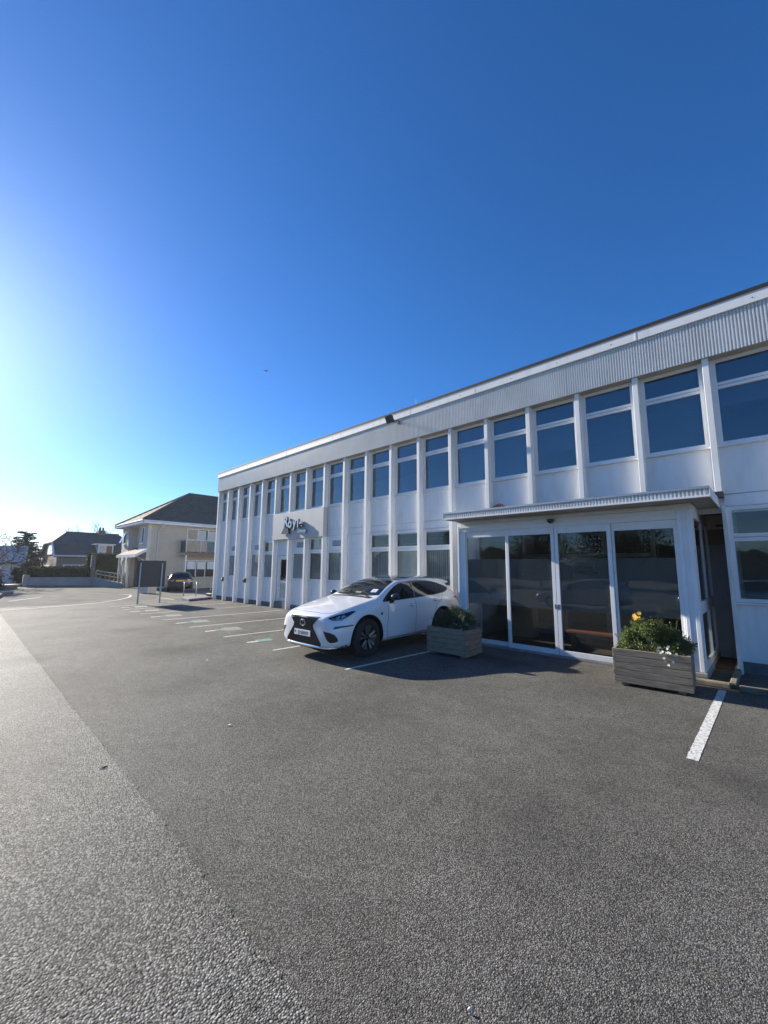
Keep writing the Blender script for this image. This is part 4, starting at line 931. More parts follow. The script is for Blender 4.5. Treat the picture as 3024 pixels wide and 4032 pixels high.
    obj('mirror_glass', mapped(MB().lathe([(0.0, -0.001), (0.06, 0.0), (0.062, 0.006)], 16, 0), Matrix.Translation(c0-Vector((0.043, 0, 0))) @ Matrix.Scale(1.6, 4, (0, 1, 0))), 'chrome', mo)
    obj('mirror_base', MB().box(b0.x-0.05, b0.x+0.06, min(b0.y, b0.y+0.05*s), max(b0.y, b0.y+0.05*s), b0.z-0.045, b0.z-0.005), 'black', mo, bevel=0.012)
    # front lamps
    hl = obj('headlight', pj.patch('side', [(2.245, 0.80), (2.20, 0.768), (2.06, 0.772), (1.68, 0.912), (1.73, 0.922), (2.10, 0.858), (2.225, 0.82)], 0.005, s, 0.03), 'black_gloss', suv, smooth=True, angle=40)
    obj('light_guide', pj.strip('side', [(2.20, 0.795), (2.13, 0.782), (2.06, 0.788), (2.02, 0.808), (1.94, 0.838)], 0.014, 0.0075, s, 0.02), 'lamp_clear', hl)
    for lx, lz in ((2.10, 0.82), (2.01, 0.835)): obj('light_guide', pj.strip('side', [(lx+0.03, lz-0.015), (lx-0.02, lz), (lx-0.05, lz+0.02)], 0.022, 0.0078, s, 0.02), 'lamp_clear', hl)
    obj('daytime_light', pj.patch('side', [(2.235, 0.615), (2.08, 0.640), (1.83, 0.655), (1.80, 0.668), (1.83, 0.677), (2.08, 0.672), (2.20, 0.665)], 0.006, s, 0.03), 'dark_metal', suv, smooth=True, angle=40)
    obj('bumper_vent', pj.patch('front', smooth_poly([(0.60*s, 0.575, 0), (0.80*s, 0.545), (0.845*s, 0.45), (0.835*s, 0.375), (0.72*s, 0.365)], 1), 0.003, 1, 0.03), 'black', suv, smooth=True, angle=40)
    obj('corner_vent', pj.strip('side', [(2.10, 0.262), (1.98, 0.285), (1.86, 0.262)], lambda t: 0.045*math.sin(math.pi*min(max(t, 0.05), 0.95))+0.006, 0.005, s), 'black', suv)
    tl = obj('tail_light', pj.patch('side', [(-1.80, 1.03), (-2.02, 1.07), (-2.13, 1.045), (-2.15, 0.88), (-2.08, 0.95), (-1.98, 0.975)], 0.012, s, 0.03), 'lamp_red', suv, smooth=True, angle=40)
    # wheel arch lining edge
    for ax in (1.40, -1.26):
        obj('arch_trim', pj.strip('side', [(ax+0.476*math.cos(R(a)), 0.370+0.476*math.sin(R(a))) for a in range(-8, 189, 7)], 0.022, 0.004, s), 'car_white', suv, smooth=True)
        rimwheel(suv, ax, s*0.79, 0.378, 0.245, 0.225, 5, s, 'twin')
obj('tail_lamp_bar', pj.strip('rear', [(-0.70, 1.0), (0.0, 1.03), (0.70, 1.0)], 0.03, 0.008), 'lamp_red', suv)
# grille: spindle outline, backing, lattice, emblem, plate
SPI = [(-0.46, 0.805), (0.46, 0.805), (0.31, 0.66), (0.325, 0.60), (0.55, 0.33), (0.53, 0.285), (-0.53, 0.285), (-0.55, 0.33), (-0.325, 0.60), (-0.31, 0.66)]
gr = obj('grille', pj.patch('front', SPI, 0.003, 1, 0.035), 'black_gloss', suv, smooth=True, angle=40)
lat = MB()
for r in range(20):
    for c in range(-17, 18):
        yy = c*0.036+(0.018 if r % 2 else 0.0); zz = 0.300+r*0.0255
        if inside((yy, zz), SPI) and inside((yy+0.02, zz+0.012), SPI) and inside((yy-0.02, zz-0.012), SPI) and not (abs(yy) < 0.275 and 0.425 < zz < 0.56) and (yy/0.09)**2+((zz-0.685)/0.075)**2 > 1:
            h, n = pj.hit('front', yy, zz)
            b = len(lat.v); e1 = Vector((0, 1, 0)); e2 = n.cross(e1).normalized()*-1
            if e2.z < 0: e2 = -e2
            p = h+n*0.006
            lat.v += [tuple(p+e1*0.0155), tuple(p+e2*0.0115), tuple(p-e1*0.0155), tuple(p-e2*0.0115), tuple(p+n*0.012+e2*0.004)]
            lat.f += [(b, b+1, b+4), (b+1, b+2, b+4), (b+2, b+3, b+4), (b+3, b, b+4)]
lo = obj('grille_mesh', lat, 'dark_metal', gr); lo['kind'] = 'stuff'
obj('grille_surround', pj.strip('front', [(-0.47, 0.815), (0.0, 0.823), (0.47, 0.815)], 0.014, 0.008), 'dark_metal', gr)
lip = [(-0.84, 0.262), (-0.62, 0.238), (-0.50, 0.262), (0.50, 0.262), (0.62, 0.238), (0.84, 0.262)]
obj('chrome_lip', pj.strip('front', lip, 0.05, 0.03, 1, 0.03, 0.02), 'chrome', suv, smooth=True); obj('lower_lip', pj.strip('front', [(-0.8, 0.205), (0.8, 0.205)], 0.06, 0.01), 'black', suv)
c0, nn = pj.hit('front', 0.0, 0.685)
em = MB(); ring = []
for k in range(28):
    a = 2*math.pi*k/28; ring.append((c0.x+0.016, 0.080*math.cos(a), c0.z+0.060*math.sin(a)))
em.tube(ring+[ring[0]], 0.006, 6, False)
eo = obj('emblem', em, 'chrome', gr, smooth=True)
obj('emblem_stroke', MB().tube([(c0.x+0.018, 0.012, c0.z+0.052), (c0.x+0.018, -0.030, c0.z-0.030), (c0.x+0.018, 0.055, c0.z-0.030)], 0.008, 6), 'chrome', eo, smooth=True)
c1, _n = pj.hit('front', 0.0, 0.49)
pl = obj('number_plate', MB().box(c1.x+0.012, c1.x+0.022, -0.26, 0.26, 0.435, 0.546), 'plate_white', suv, bevel=0.004)
PT = Matrix(((0, 0, 1, 0), (1, 0, 0, 0), (0, 1, 0, 0), (0, 0, 0, 1)))
tm = text_mesh('J154019', 0.098, 0.0006); tm.transform(PT @ Matrix.Scale(0.98, 4, (1, 0, 0))); obj('plate_lettering', tm, 'ink', pl, (c1.x+0.0235, 0.03, 0.457))
obj('plate_crest', mapped(MB().lathe([(0.0, 0.002), (0.016, 0.0015), (0.017, 0.0)], 10, 0), Matrix.Translation((c1.x+0.022, -0.225, 0.50)) @ Matrix.Scale(1.5, 4, (0, 0, 1))), 'lamp_red', pl)
obj('rear_plate', MB().box(-2.30, -2.29, -0.26, 0.26, 0.74, 0.85), 'plate_yellow', suv)
# bonnet shut line and creases
obj('shut_line', pj.strip('top', [(1.05, 0.735), (1.5, 0.735), (1.9, 0.70), (2.12, 0.60), (2.205, 0.40), (2.225, 0.0), (2.205, -0.40), (2.12, -0.60), (1.9, -0.70), (1.5, -0.735), (1.05, -0.735)], 0.008, 0.0015, skirt=0.001), 'seam', body)

# ---------------- dark hatchback by the cream house (also seen: two silver ones, only as reflections in the doors)
ST2 = [
 (2.05, 0.28, [(0.40, 0.28), (0.54, 0.36), (0.58, 0.48), (0.56, 0.56), (0.52, 0.62), (0.45, 0.66), (0.25, 0.675), (0.0, 0.68)]),
 (1.95, 0.24, [(0.60, 0.24), (0.74, 0.34), (0.77, 0.48), (0.75, 0.60), (0.71, 0.68), (0.60, 0.73), (0.32, 0.75), (0.0, 0.757)]),
 (1.60, 0.22, [(0.70, 0.21), (0.83, 0.32), (0.855, 0.48), (0.845, 0.66), (0.80, 0.77), (0.66, 0.83), (0.36, 0.855), (0.0, 0.862)]),
 (0.98, 0.22, [(0.72, 0.21), (0.84, 0.32), (0.86, 0.48), (0.86, 0.70), (0.83, 0.84), (0.70, 0.91), (0.38, 0.935), (0.0, 0.942)]),
 (0.80, 0.22, [(0.72, 0.21), (0.84, 0.32), (0.86, 0.48), (0.86, 0.70), (0.83, 0.86), (0.69, 0.98), (0.38, 1.01), (0.0, 1.02)]),
 (0.15, 0.22, [(0.72, 0.21), (0.84, 0.32), (0.86, 0.48), (0.865, 0.72), (0.83, 0.89), (0.58, 1.315), (0.36, 1.355), (0.0, 1.365)]),
 (-0.50, 0.22, [(0.72, 0.21), (0.84, 0.32), (0.86, 0.48), (0.865, 0.73), (0.835, 0.90), (0.575, 1.37), (0.36, 1.415), (0.0, 1.425)]),
 (-1.20, 0.22, [(0.72, 0.21), (0.84, 0.32), (0.86, 0.50), (0.86, 0.74), (0.83, 0.92), (0.57, 1.335), (0.35, 1.39), (0.0, 1.40)]),
 (-1.62, 0.24, [(0.70, 0.23), (0.83, 0.34), (0.85, 0.52), (0.845, 0.75), (0.81, 0.93), (0.60, 1.21), (0.35, 1.27), (0.0, 1.285)]),
 (-1.88, 0.28, [(0.66, 0.27), (0.79, 0.38), (0.81, 0.54), (0.80, 0.75), (0.76, 0.90), (0.63, 0.98), (0.35, 1.01), (0.0, 1.02)]),
 (-2.00, 0.32, [(0.56, 0.31), (0.69, 0.41), (0.72, 0.55), (0.70, 0.72), (0.66, 0.82), (0.54, 0.88), (0.3, 0.905), (0.0, 0.91)]),
]
def hatchback(label, loc, rotz, paint, group=None):
    t = thing('parked_car', label, 'car', loc, rotz, group)
    me = car_body(ST2, [(1.28, 0.30, 0.345, 0.54), (-1.22, 0.30, 0.345, 0.54)], paint, ((5, 0.4), (6, 0.4)))
    obj('body', me, None, t); q = Proj(me)
    obj('windscreen', q.patch('top', [(0.90, 0.0), (0.80, 0.60), (0.20, 0.50), (0.22, 0.0), (0.20, -0.50), (0.80, -0.60)], 0.004), 'car_glass', t, smooth=True, angle=35)
    obj('rear_window', q.patch('rear', smooth_poly([(-0.60, 0.99), (0.60, 0.99), (0.52, 1.26), (0.36, 1.32), (-0.36, 1.32), (-0.52, 1.26)], 1), 0.004), 'car_glass', t, smooth=True, angle=35)
    pl = obj('number_plate', MB().box(q.hit('rear', 0, 0.78)[0].x-0.02, q.hit('rear', 0, 0.78)[0].x-0.008, -0.26, 0.26, 0.735, 0.845), 'plate_yellow', t)
    obj('rear_bumper', q.strip('rear', [(-0.74, 0.50), (0.74, 0.50)], 0.07, 0.02), 'black', t); obj('front_bumper', q.strip('front', [(-0.74, 0.45), (0.74, 0.45)], 0.07, 0.02), 'black', t)
    obj('radiator_grille', q.patch('front', [(-0.30, 0.58), (0.30, 0.58), (0.30, 0.655), (-0.30, 0.655)], 0.005), 'black', t)
    for s in (1, -1):
        obj('tail_light', q.patch('rear', [(0.40*s, 0.74), (0.70*s, 0.74), (0.72*s, 0.86), (0.66*s, 0.90), (0.40*s, 0.87)], 0.01), 'lamp_red', t, smooth=True, angle=40)
        obj('headlight', q.patch('front', [(0.38*s, 0.57), (0.68*s, 0.56), (0.70*s, 0.66), (0.60*s, 0.685), (0.38*s, 0.665)], 0.008), 'lamp_clear', t, smooth=True, angle=40)
        obj('side_window', q.patch('side', smooth_poly([(0.74, 0.925, 0), (0.18, 1.26), (-0.50, 1.325), (-1.10, 1.29), (-1.42, 1.12), (-1.45, 0.98), (0.0, 0.94)], 1), 0.004, s), 'car_glass', t, smooth=True, angle=35)
        obj('shut_line', q.strip('side', [(-0.25, 0.92), (-0.25, 0.30)], 0.008, 0.0015, s, skirt=0.001), 'black', t); obj('shut_line', q.strip('side', [(0.72, 0.9), (0.78, 0.6), (0.74, 0.30)], 0.008, 0.0015, s, skirt=0.001), 'black', t)
        obj('door_mirror', MB().box(0.58, 0.72, 0.86*s-0.02, 0.86*s+0.12*s, 0.94, 1.05), paint, t, bevel=0.03)
        for ax in (1.28, -1.22): rimwheel(t, ax, s*0.755, 0.30, 0.185, 0.185, 7, s, 'plain')
    return t
hatchback('dark green hatchback with yellow rear plate parked behind the sign board', (32.5, -1.63, 0.0), R(-21), 'car_green')
hatchback('silver car facing left reflected in the left sliding door', (6.5, 12.3, 0.004), R(-14), 'car_silver')
hatchback('silver car reflected at the edge of the right sliding door', (1.2, 14.4, 0.004), R(-14), 'car_silver')
# ================================================================== SIGN BOARD, RAIL, SMALL THINGS IN THE CAR PARK
t = thing('sign_board', 'dark slate sign board seen from behind on two grey posts', 'sign', (22.6, 3.39, 0.0), R(9))
obj('board', MB().box(0.03, 0.075, -0.73, 0.73, 0.80, 2.12), 'sign_back', t, bevel=0.006)
for yy in (-0.525, 0.525): obj('post', MB().tube([(0, yy, 0), (0, yy, 2.0)], 0.038, 14), 'post_grey', t, smooth=True, angle=60)
for zz in (0.95, 1.97): obj('brace', MB().box(0.012, 0.029, -0.70, 0.70, zz-0.02, zz+0.02), 'sign_back', t)
isl = tag(obj('kerb_island', MB().prism([(22.42, 1.52), (23.72, 1.40), (24.9, 0.9), (24.5, 0.2), (24.1, -0.35), (23.2, -0.1), (22.9, 0.55)], 2, 0.0, 0.12), 'plinth', None, bevel=0.02), 'low dark kerb island at the far corner of the office', 'kerb')
t = thing('hoop_rail', 'low grey hoop rail with pale top bar on the kerb island', 'rail', (24.45, 0.72, 0.0), R(52))
for a in (-0.34, 0.34): obj('post', MB().tube([(a, 0, 0), (a, 0, 0.93)], 0.022, 10), 'post_grey', t, smooth=True)
obj('top_bar', MB().box(-0.42, 0.42, -0.03, 0.03, 0.93, 0.99), 'timber_pale', t, bevel=0.015); obj('middle_bar', MB().tube([(-0.34, 0, 0.48), (0.34, 0, 0.48)], 0.012, 8), 'post_grey', t)
t = thing('drain_gully', 'small black gully box with white lid at the foot of the far corner', 'box', (23.75, -0.10, 0.121))
obj('box', MB().box(-0.14, 0.14, -0.11, 0.11, 0, 0.13), 'black', t, bevel=0.02); obj('lid', MB().box(-0.15, 0.15, -0.12, 0.12, 0.131, 0.165), 'plate_white', t, bevel=0.01)
obj('pipe', MB().tube([(0, -0.02, 0.166), (0, -0.06, 0.32), (0.0, -0.10, 0.42)], 0.03, 8), 'black', t, smooth=True)

# ================================================================== CREAM HOUSE
H0, HN, HE = 36.0, -0.1, 5.48      # near corner x, front y, eave height
W_, D_ = 7.4, 13.0
hs = thing('cream_house', 'cream two-storey house with hipped tiled roof, corner balcony and red-tiled entrance porch', 'house', (H0, HN, 0.0))
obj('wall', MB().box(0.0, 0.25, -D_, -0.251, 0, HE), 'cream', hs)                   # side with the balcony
fw_ = MB(); fw_.box(0.0, 2.2, -0.25, 0, 0, HE); fw_.box(5.3, W_, -0.25, 0, 0, HE); fw_.box(2.2, 5.3, -0.9, -0.65, 0, HE); fw_.box(2.2, 2.4, -0.65, -0.251, 0, HE); fw_.box(5.1, 5.3, -0.65, -0.251, 0, HE)
obj('wall', fw_, 'cream_pale_and_lit', hs)  # front takes the lighter cream: its sunlight is put into the colour
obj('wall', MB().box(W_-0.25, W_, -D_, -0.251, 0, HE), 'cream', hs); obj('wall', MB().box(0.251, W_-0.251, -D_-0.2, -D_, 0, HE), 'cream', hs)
ov = 0.55; e = HE; zr = 8.65; hx = W_/2
def slab(pts, th=0.10): 
    m = MB(); k = len(pts); m.v = [tuple(p) for p in pts]+[(p[0], p[1], p[2]-th) for p in pts]
    m.f = [tuple(range(k)), tuple(range(2*k-1, k-1, -1))]+[(i, (i+1) % k, k+(i+1) % k, k+i) for i in range(k)]; return m
A0, A1, A2, A3 = (-ov, ov, e), (W_+ov, ov, e), (W_+ov, -D_-ov, e), (-ov, -D_-ov, e); Ra, Rb = (hx, -4.3, zr), (hx, -D_+4.3, zr)
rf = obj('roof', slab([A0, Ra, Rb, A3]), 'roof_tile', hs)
obj('roof_slope', slab([A1, Ra, A0]), 'roof_tile_red_and_lit', rf); obj('roof_slope', slab([A3, Rb, A2]), 'roof_tile', rf); obj('roof_slope', slab([A2, Rb, Ra, A1]), 'roof_tile', rf)  # front slope painted redder and lighter for the sun on it
for a, b in ((A0, Ra), (A1, Ra), (Ra, Rb)): obj('ridge_tiles', MB().tube([Vector(a)+Vector((0, 0, 0.03)), Vector(b)+Vector((0, 0, 0.03))], 0.10, 8), 'roof_tile', rf)
# tile courses on the lit slope and the near slope
crs = MB()
for k in range(1, 14):
    f_ = k/14
    p, q = Vector(A0).lerp(Vector(Ra), f_), Vector(A1).lerp(Vector(Ra), f_); crs.tube([p+Vector((0, 0, 0.012)), q+Vector((0, 0, 0.012))], 0.022, 4, False)
    p, q = Vector(A0).lerp(Vector(Ra), f_), Vector(A3).lerp(Vector(Rb), f_); crs.tube([p+Vector((0, 0, 0.012)), q+Vector((0, 0, 0.012))], 0.02, 4, False)
o = obj('tile_course', crs, 'roof_tile', rf); o['kind'] = 'stuff'
obj('fascia_board', MB().box(-ov-0.03, -ov, -D_-ov, ov+0.03, e-0.26, e-0.06), 'frame_white', hs); obj('fascia_board', MB().box(-ov-0.03, W_+ov, ov, ov+0.03, e-0.26, e-0.06), 'frame_white', hs)
obj('soffit', MB().box(-ov, W_+ov, -D_-ov, ov, e-0.30, e-0.262), 'frame_white', hs)
obj('gutter', MB().tube([(-ov-0.07, ov+0.07, e-0.08), (-ov-0.07, -D_, e-0.08)], 0.06, 8), 'frame_white', hs); obj('gutter', MB().tube([(-ov-0.07, ov+0.07, e-0.08), (W_+ov, ov+0.07, e-0.08)], 0.06, 8), 'frame_white', hs)
obj('downpipe', MB().tube([(-ov-0.05, -1.0, e-0.15), (-ov-0.05, -1.0, e-0.35), (-0.06, -0.75, e-0.85), (-0.06, -0.75, 0.1)], 0.045, 8), 'frame_white', hs, smooth=True)
def house_window(x0, x1, y0, y1, z0, z1, nx, nz, along, opening=None, lights=None):
    """frame with glazing bars and one pane per light; 'along' says which axis the window runs along"""
    fr = MB(); t_ = 0.06; a0, a1 = (x0, x1) if along == 'x' else (y0, y1); lo_, hi_ = (y0, y1) if along == 'x' else (x0, x1)
    def bx(m, p, q, zz0, zz1, d0, d1):
        if along == 'x': m.box(p, q, d0, d1, zz0, zz1)
        else: m.box(d0, d1, p, q, zz0, zz1)
    bx(fr, a0, a0+t_, z0, z1, lo_, hi_); bx(fr, a1-t_, a1, z0, z1, lo_, hi_); bx(fr, a0+t_, a1-t_, z0, z0+t_, lo_, hi_); bx(fr, a0+t_, a1-t_, z1-t_, z1, lo_, hi_)
    wl = (a1-a0-2*t_)/nx
    for k in range(1, nx): bx(fr, a0+t_+k*wl-0.035, a0+t_+k*wl+0.035, z0+t_, z1-t_, lo_, hi_)
    f = obj('window', fr, 'frame_white', hs); md = (lo_+hi_)/2
    for k in range(nx):
        m = MB(); bx(m, a0+t_+k*wl+(0.035 if k else 0), a0+t_+(k+1)*wl-(0.035 if k < nx-1 else 0), z0+t_, z1-t_, md-0.004, md+0.004); obj('pane', m, 'pane_house', f)
    return f
# rooms; dark sheets behind the glass paint in their shade
obj('room', MB().box(1.6, 1.65, -D_, -0.9, 0.05, HE-0.3), 'interior_light', hs)
# upper balcony doors
uw = house_window(-0.04, 0.03, -5.75, -3.0, 2.95, 5.02, 3, 1, 'y')
for k, (a, b) in enumerate(((-3.75, -4.75), (-4.75, -5.7))): obj('door_panel', MB().box(-0.012, -0.006, b+0.12, a-0.12, 3.1, 4.9), 'cream_pale_and_lit', uw)
lw = house_window(-0.04, 0.03, -5.6, -3.05, 0.30, 2.30, 3, 1, 'y')
obj('room_shade_sheet', MB().box(-0.003, 0.0, -5.74, -3.01, 2.96, 5.01), 'interior_dark', uw); obj('room_shade_sheet', MB().box(-0.003, 0.0, -5.59, -3.06, 0.31, 2.29), 'interior_dark', lw)  # thin dark sheets on the wall stand for unlit rooms
for k in range(3): obj('blind', MB().box(-0.016, -0.012, -3.85-k*0.85, -3.2-k*0.85, 1.55, 2.2), 'frame_white', lw)
# balcony
bs = obj('balcony', MB().box(-1.25, -0.001, -6.2, -2.55, 2.72, 2.92), 'cream_pale_and_lit', hs)
obj('balcony_edge', MB().box(-1.28, -1.251, -6.2, -2.52, 2.74, 2.96), 'brown_wall', bs)
for yy in (-2.58, -3.75, -4.95, -6.15): obj('baluster', MB().box(-1.24, -1.19, yy-0.025, yy+0.025, 2.921, 3.97), 'frame_white', bs)
obj('handrail', MB().box(-1.25, -1.18, -6.2, -2.53, 3.971, 4.02), 'frame_white', bs); obj('handrail', MB().box(-1.18, -0.002, -2.60, -2.53, 3.971, 4.02), 'frame_white', bs)
for a, b in ((-2.63, -3.70), (-3.80, -4.90), (-5.0, -6.1)): obj('glass_panel', MB().box(-1.22, -1.21, b, a, 3.0, 3.93), 'balcony_glass', bs)
obj('glass_panel', MB().box(-1.16, -0.05, -2.57, -2.56, 3.0, 3.93), 'balcony_glass', bs)
obj('post', MB().box(-1.2, -1.1, -2.68, -2.58, 0, 2.72), 'frame_white', hs)
# folded chairs on the balcony
for k in range(2):
    m = MB(); m.box(-0.02, 0.02, -0.22, 0.22, 0.0, 0.9); m.box(0.03, 0.06, -0.2, 0.2, 0.05, 0.8)
    tag(obj('folded_chair', m, 'soffit' if k else 'line_grey', None, (H0-0.75, HN-3.15-k*0.55, 2.925), 0.25*k), ('grey', 'brown')[k]+' folded chair leaning behind the balcony glass', 'chair', 'chairs on the balcony')
# front face: windows and porch
fwn = [(0.95, 1.45, -0.03, 0.03, 3.65, 5.0, 'x'), (6.0, 6.9, -0.03, 0.03, 3.75, 4.85, 'x'), (6.0, 6.75, -0.03, 0.03, 0.95, 2.3, 'x')]
for (x0, x1, y0, y1, z0, z1, al_) in fwn:
    f = house_window(x0, x1, y0, y1, z0, z1, 1, 1, 'x'); obj('room_shade_sheet', MB().box(x0+0.01, x1-0.01, 0.0, 0.004, z0+0.01, z1-0.01), 'interior_dark', f); obj('sill', MB().box(x0-0.08, x1+0.08, 0.031, 0.14, z0-0.07, z0-0.005), 'frame_white', f)
cs = MB(); cs.quad((6.1, 0.05, 4.75), (6.8, 0.05, 4.75), (6.8, 0.4, 3.85), (6.1, 0.4, 3.85)); obj('open_casement', cs, 'pane_house', hs)
pr = obj('porch_roof', slab([(-0.15, 0.78, 2.72), (5.35, 0.78, 2.72), (5.35, -0.6, 3.42), (-0.15, -0.02, 3.20)], 0.12), 'roof_tile_red_and_lit', hs)
obj('porch_fascia', MB().box(-0.18, 5.38, 0.781, 0.82, 2.48, 2.70), 'frame_white', pr); obj('barge_board', MB().prism([(0.82, 2.50), (0.82, 2.73), (0.0, 3.22), (0.0, 2.98)], 0, -0.20, -0.155), 'frame_white', pr)
obj('bracket', MB().prism([(0.72, 2.55), (0.60, 2.55), (0.0, 2.05), (0.0, 2.2)], 0, -0.12, -0.02), 'frame_white', pr)
for a in (2.35, 3.7, 5.1): obj('porch_post', MB().box(a-0.07, a+0.07, 0.52, 0.66, 0.0, 2.6), 'cream_pale_and_lit', hs)
obj('entrance_wall', MB().box(2.4, 5.1, -0.63, -0.60, 0.0, 2.45), 'brown_wall', hs)
dd = obj('front_door', MB().box(3.2, 4.1, -0.598, -0.55, 0.1, 2.15), 'frame_white', hs); obj('pane', MB().box(3.32, 3.6, -0.549, -0.545, 0.9, 2.0), 'pane_house', dd); obj('handle', MB().box(3.98, 4.02, -0.549, -0.50, 1.05, 1.15), 'steel', dd)
obj('tv_aerial', MB().tube([(hx, -9.0, zr-0.1), (hx, -9.0, zr+0.7), (hx+0.3, -9.0, zr+0.75)], 0.025, 6), 'dark_metal', hs)
# close-boarded fence under the lower windows
fc = thing('board_fence', 'low brown board fence under the ground-floor windows of the cream house', 'fence', (H0-1.6, HN-4.6, 0.0))
bd = MB().box(-0.012, 0.012, -0.065, 0.065, 0, 0.95).mesh('fence_board'); bd.materials.append(MATS['timber_pale'])
for k in range(22):
    o = bpy.data.objects.new('fence_board', bd); COL.objects.link(o); o.parent = fc; o.location = (0.0, 1.5-k*0.142, 0)
for z in (0.25, 0.75): obj('rail', MB().box(0.013, 0.06, -1.7, 1.6, z, z+0.08), 'timber_end', fc)
# ramp wall and railing in front of the entrance
rw = thing('ramp_wall', 'low pale concrete ramp wall leading up to the cream house entrance', 'wall', (40.4, 1.2, 0.0))
m = MB(); a, b = Vector((1.5, 0.75)), Vector((-1.0, -0.72)); nn2 = Vector((-(b-a).y, (b-a).x)).normalized()*0.1
q = [a+nn2, a-nn2, b-nn2, b+nn2]; hh = [0.72, 0.72, 0.28, 0.28]
m.v = [(p.x, p.y, 0) for p in q]+[(p.x, p.y, h) for p, h in zip(q, hh)]; m.f = [(3, 2, 1, 0), (4, 5, 6, 7)]+[(i, (i+1) % 4, 4+(i+1) % 4, 4+i) for i in range(4)]
obj('wall', m, 'wall_grey', rw); 
m = MB(); q = [a+nn2*1.3, a-nn2*1.3, b-nn2*1.3, b+nn2*1.3]; m.v = [(p.x, p.y, h+0.002) for p, h in zip(q, hh)]+[(p.x, p.y, h+0.06) for p, h in zip(q, hh)]; m.f = [(3, 2, 1, 0), (4, 5, 6, 7)]+[(i, (i+1) % 4, 4+(i+1) % 4, 4+i) for i in range(4)]
obj('coping', m, 'timber_pale', rw)
rl = thing('timber_railing', 'pale timber railing with two bars along the ramp wall', 'railing', (40.4, 1.2, 0.0))
for z, d in ((1.05, 0), (0.62, 0)): obj('bar', MB().tube([(a.x, a.y, 0.72+z*0.62), (b.x, b.y, 0.25+z*0.75)], 0.045, 8), 'timber_pale', rl)
for k in range(7):
    p = a.lerp(b, k/6); h = 0.72+(0.28-0.72)*k/6; obj('post', MB().box(p.x-0.045, p.x+0.045, p.y-0.045, p.y+0.045, h-0.02 if k < 6 else 0.0, h+0.66), 'timber_end', rl)
tag(obj('step_block', MB().box(-0.6, 0.6, -0.45, 0.45, 0, 0.16), 'concrete', None, (39.3, -0.75, 0), bevel=0.02), 'low concrete step at the foot of the ramp railing', 'step')
t = thing('timber_trough', 'pale timber flower trough standing on the forecourt behind the sign board', 'planter', (30.35, 1.25, 0.0), R(15))
for k in range(3):
    for s in (-1, 1):
        obj('plank', MB().box(-0.55, 0.55, s*0.28-0.02, s*0.28+0.02, 0.04+k*0.165, 0.195+k*0.165), 'cream_pale_and_lit', t); obj('plank', MB().box(s*0.53-0.02, s*0.53+0.02, -0.258, 0.258, 0.04+k*0.165, 0.195+k*0.165), 'timber_pale', t)  # lighter cream on the long sides paints in their sunlit face
obj('soil', MB().box(-0.505, 0.505, -0.255, 0.255, 0.1, 0.48), 'soil', t); mm_ = MB(); leaves(mm_, (0, 0, 0.55), (0.5, 0.24, 0.1), 700, 0.05, random.Random(31)); obj('foliage', mm_, 'leaf', t)

# ================================================================== HOUSE BEHIND THE WALL
g0 = thing('gambrel_house', 'dark brown house with steep clipped gable roof, dormer and chimney behind the boundary wall', 'house', (55.0, 0.6, -0.6), R(0))
GL, GW = 6.6, 10.4       # length along y, depth along x
zE, zK, zR = 3.60, 4.9, 6.25
yN, yF_ = 2.45, -GL+1.2
obj('wall', MB().box(0, 0.25, yF_, yN, 0, zE), 'pebble', g0); obj('wall', MB().box(GW-0.25, GW, yF_, yN, 0, zE), 'pebble', g0)
gab = [(0.251, 0), (GW-0.251, 0), (GW-0.251, zE), (GW*0.80, 4.8), (GW*0.20, 4.8), (0.251, zE)]
obj('gable_wall', MB().prism([(p[0], p[1]) for p in gab], 1, yN-0.25, yN-0.002), 'brickwork', g0); obj('gable_wall', MB().prism([(p[0], p[1]) for p in gab], 1, yF_, yF_+0.25), 'brickwork', g0)
ry0, ry1 = yN-1.25, yF_+1.2
rf = obj('roof', slab([(-0.35, yN+0.25, zE-0.25), (-0.35, yF_-0.2, zE-0.25), (2.1, yF_-0.2, 4.95), (GW/2, ry1, zR), (GW/2, ry0, zR), (2.1, yN+0.25, 4.95)], 0.14), 'roof_tile', g0)
obj('roof_slope', slab([(GW+0.35, yN+0.25, zE-0.25), (GW-2.1, yN+0.25, 4.95), (GW/2, ry0, zR), (GW/2, ry1, zR), (GW-2.1, yF_-0.2, 4.95), (GW+0.35, yF_-0.2, zE-0.25)], 0.14), 'roof_tile', rf)
obj('roof_slope', slab([(2.1, yN+0.26, 4.96), (GW/2, ry0, zR+0.01), (GW-2.1, yN+0.26, 4.96)], 0.12), 'roof_tile_red_and_lit', rf)  # clipped slope coloured redder to show the sunlight it catches
obj('ridge_tiles', MB().tube([(GW/2, ry0, zR+0.04), (GW/2, ry1, zR+0.04)], 0.09, 8), 'roof_tile_red_and_lit', rf)
for s in (0, 1):
    X = lambda v: v if s == 0 else GW-v
    obj('barge_board', MB().tube([(X(-0.35), yN+0.28, zE-0.3), (X(2.1), yN+0.28, 4.90)], 0.09, 6), 'frame_white', g0); obj('corner_board', MB().box(min(X(-0.12), X(0.12)), max(X(-0.12), X(0.12)), yN, yN+0.06, 0.0, zE-0.2), 'frame_white', g0)
obj('gutter', MB().tube([(-0.40, yN+0.3, zE-0.22), (-0.40, yF_, zE-0.22)], 0.08, 8), 'frame_white', g0)
f = obj('window', MB().box(3.1, 6.8, yN-0.02, yN+0.05, 3.55, 4.72), 'frame_white', g0); obj('pane', MB().box(3.3, 4.85, yN+0.051, yN+0.06, 3.65, 4.62), 'car_glass', f); obj('pane', MB().box(5.05, 6.6, yN+0.051, yN+0.06, 3.65, 4.62), 'car_glass', f)
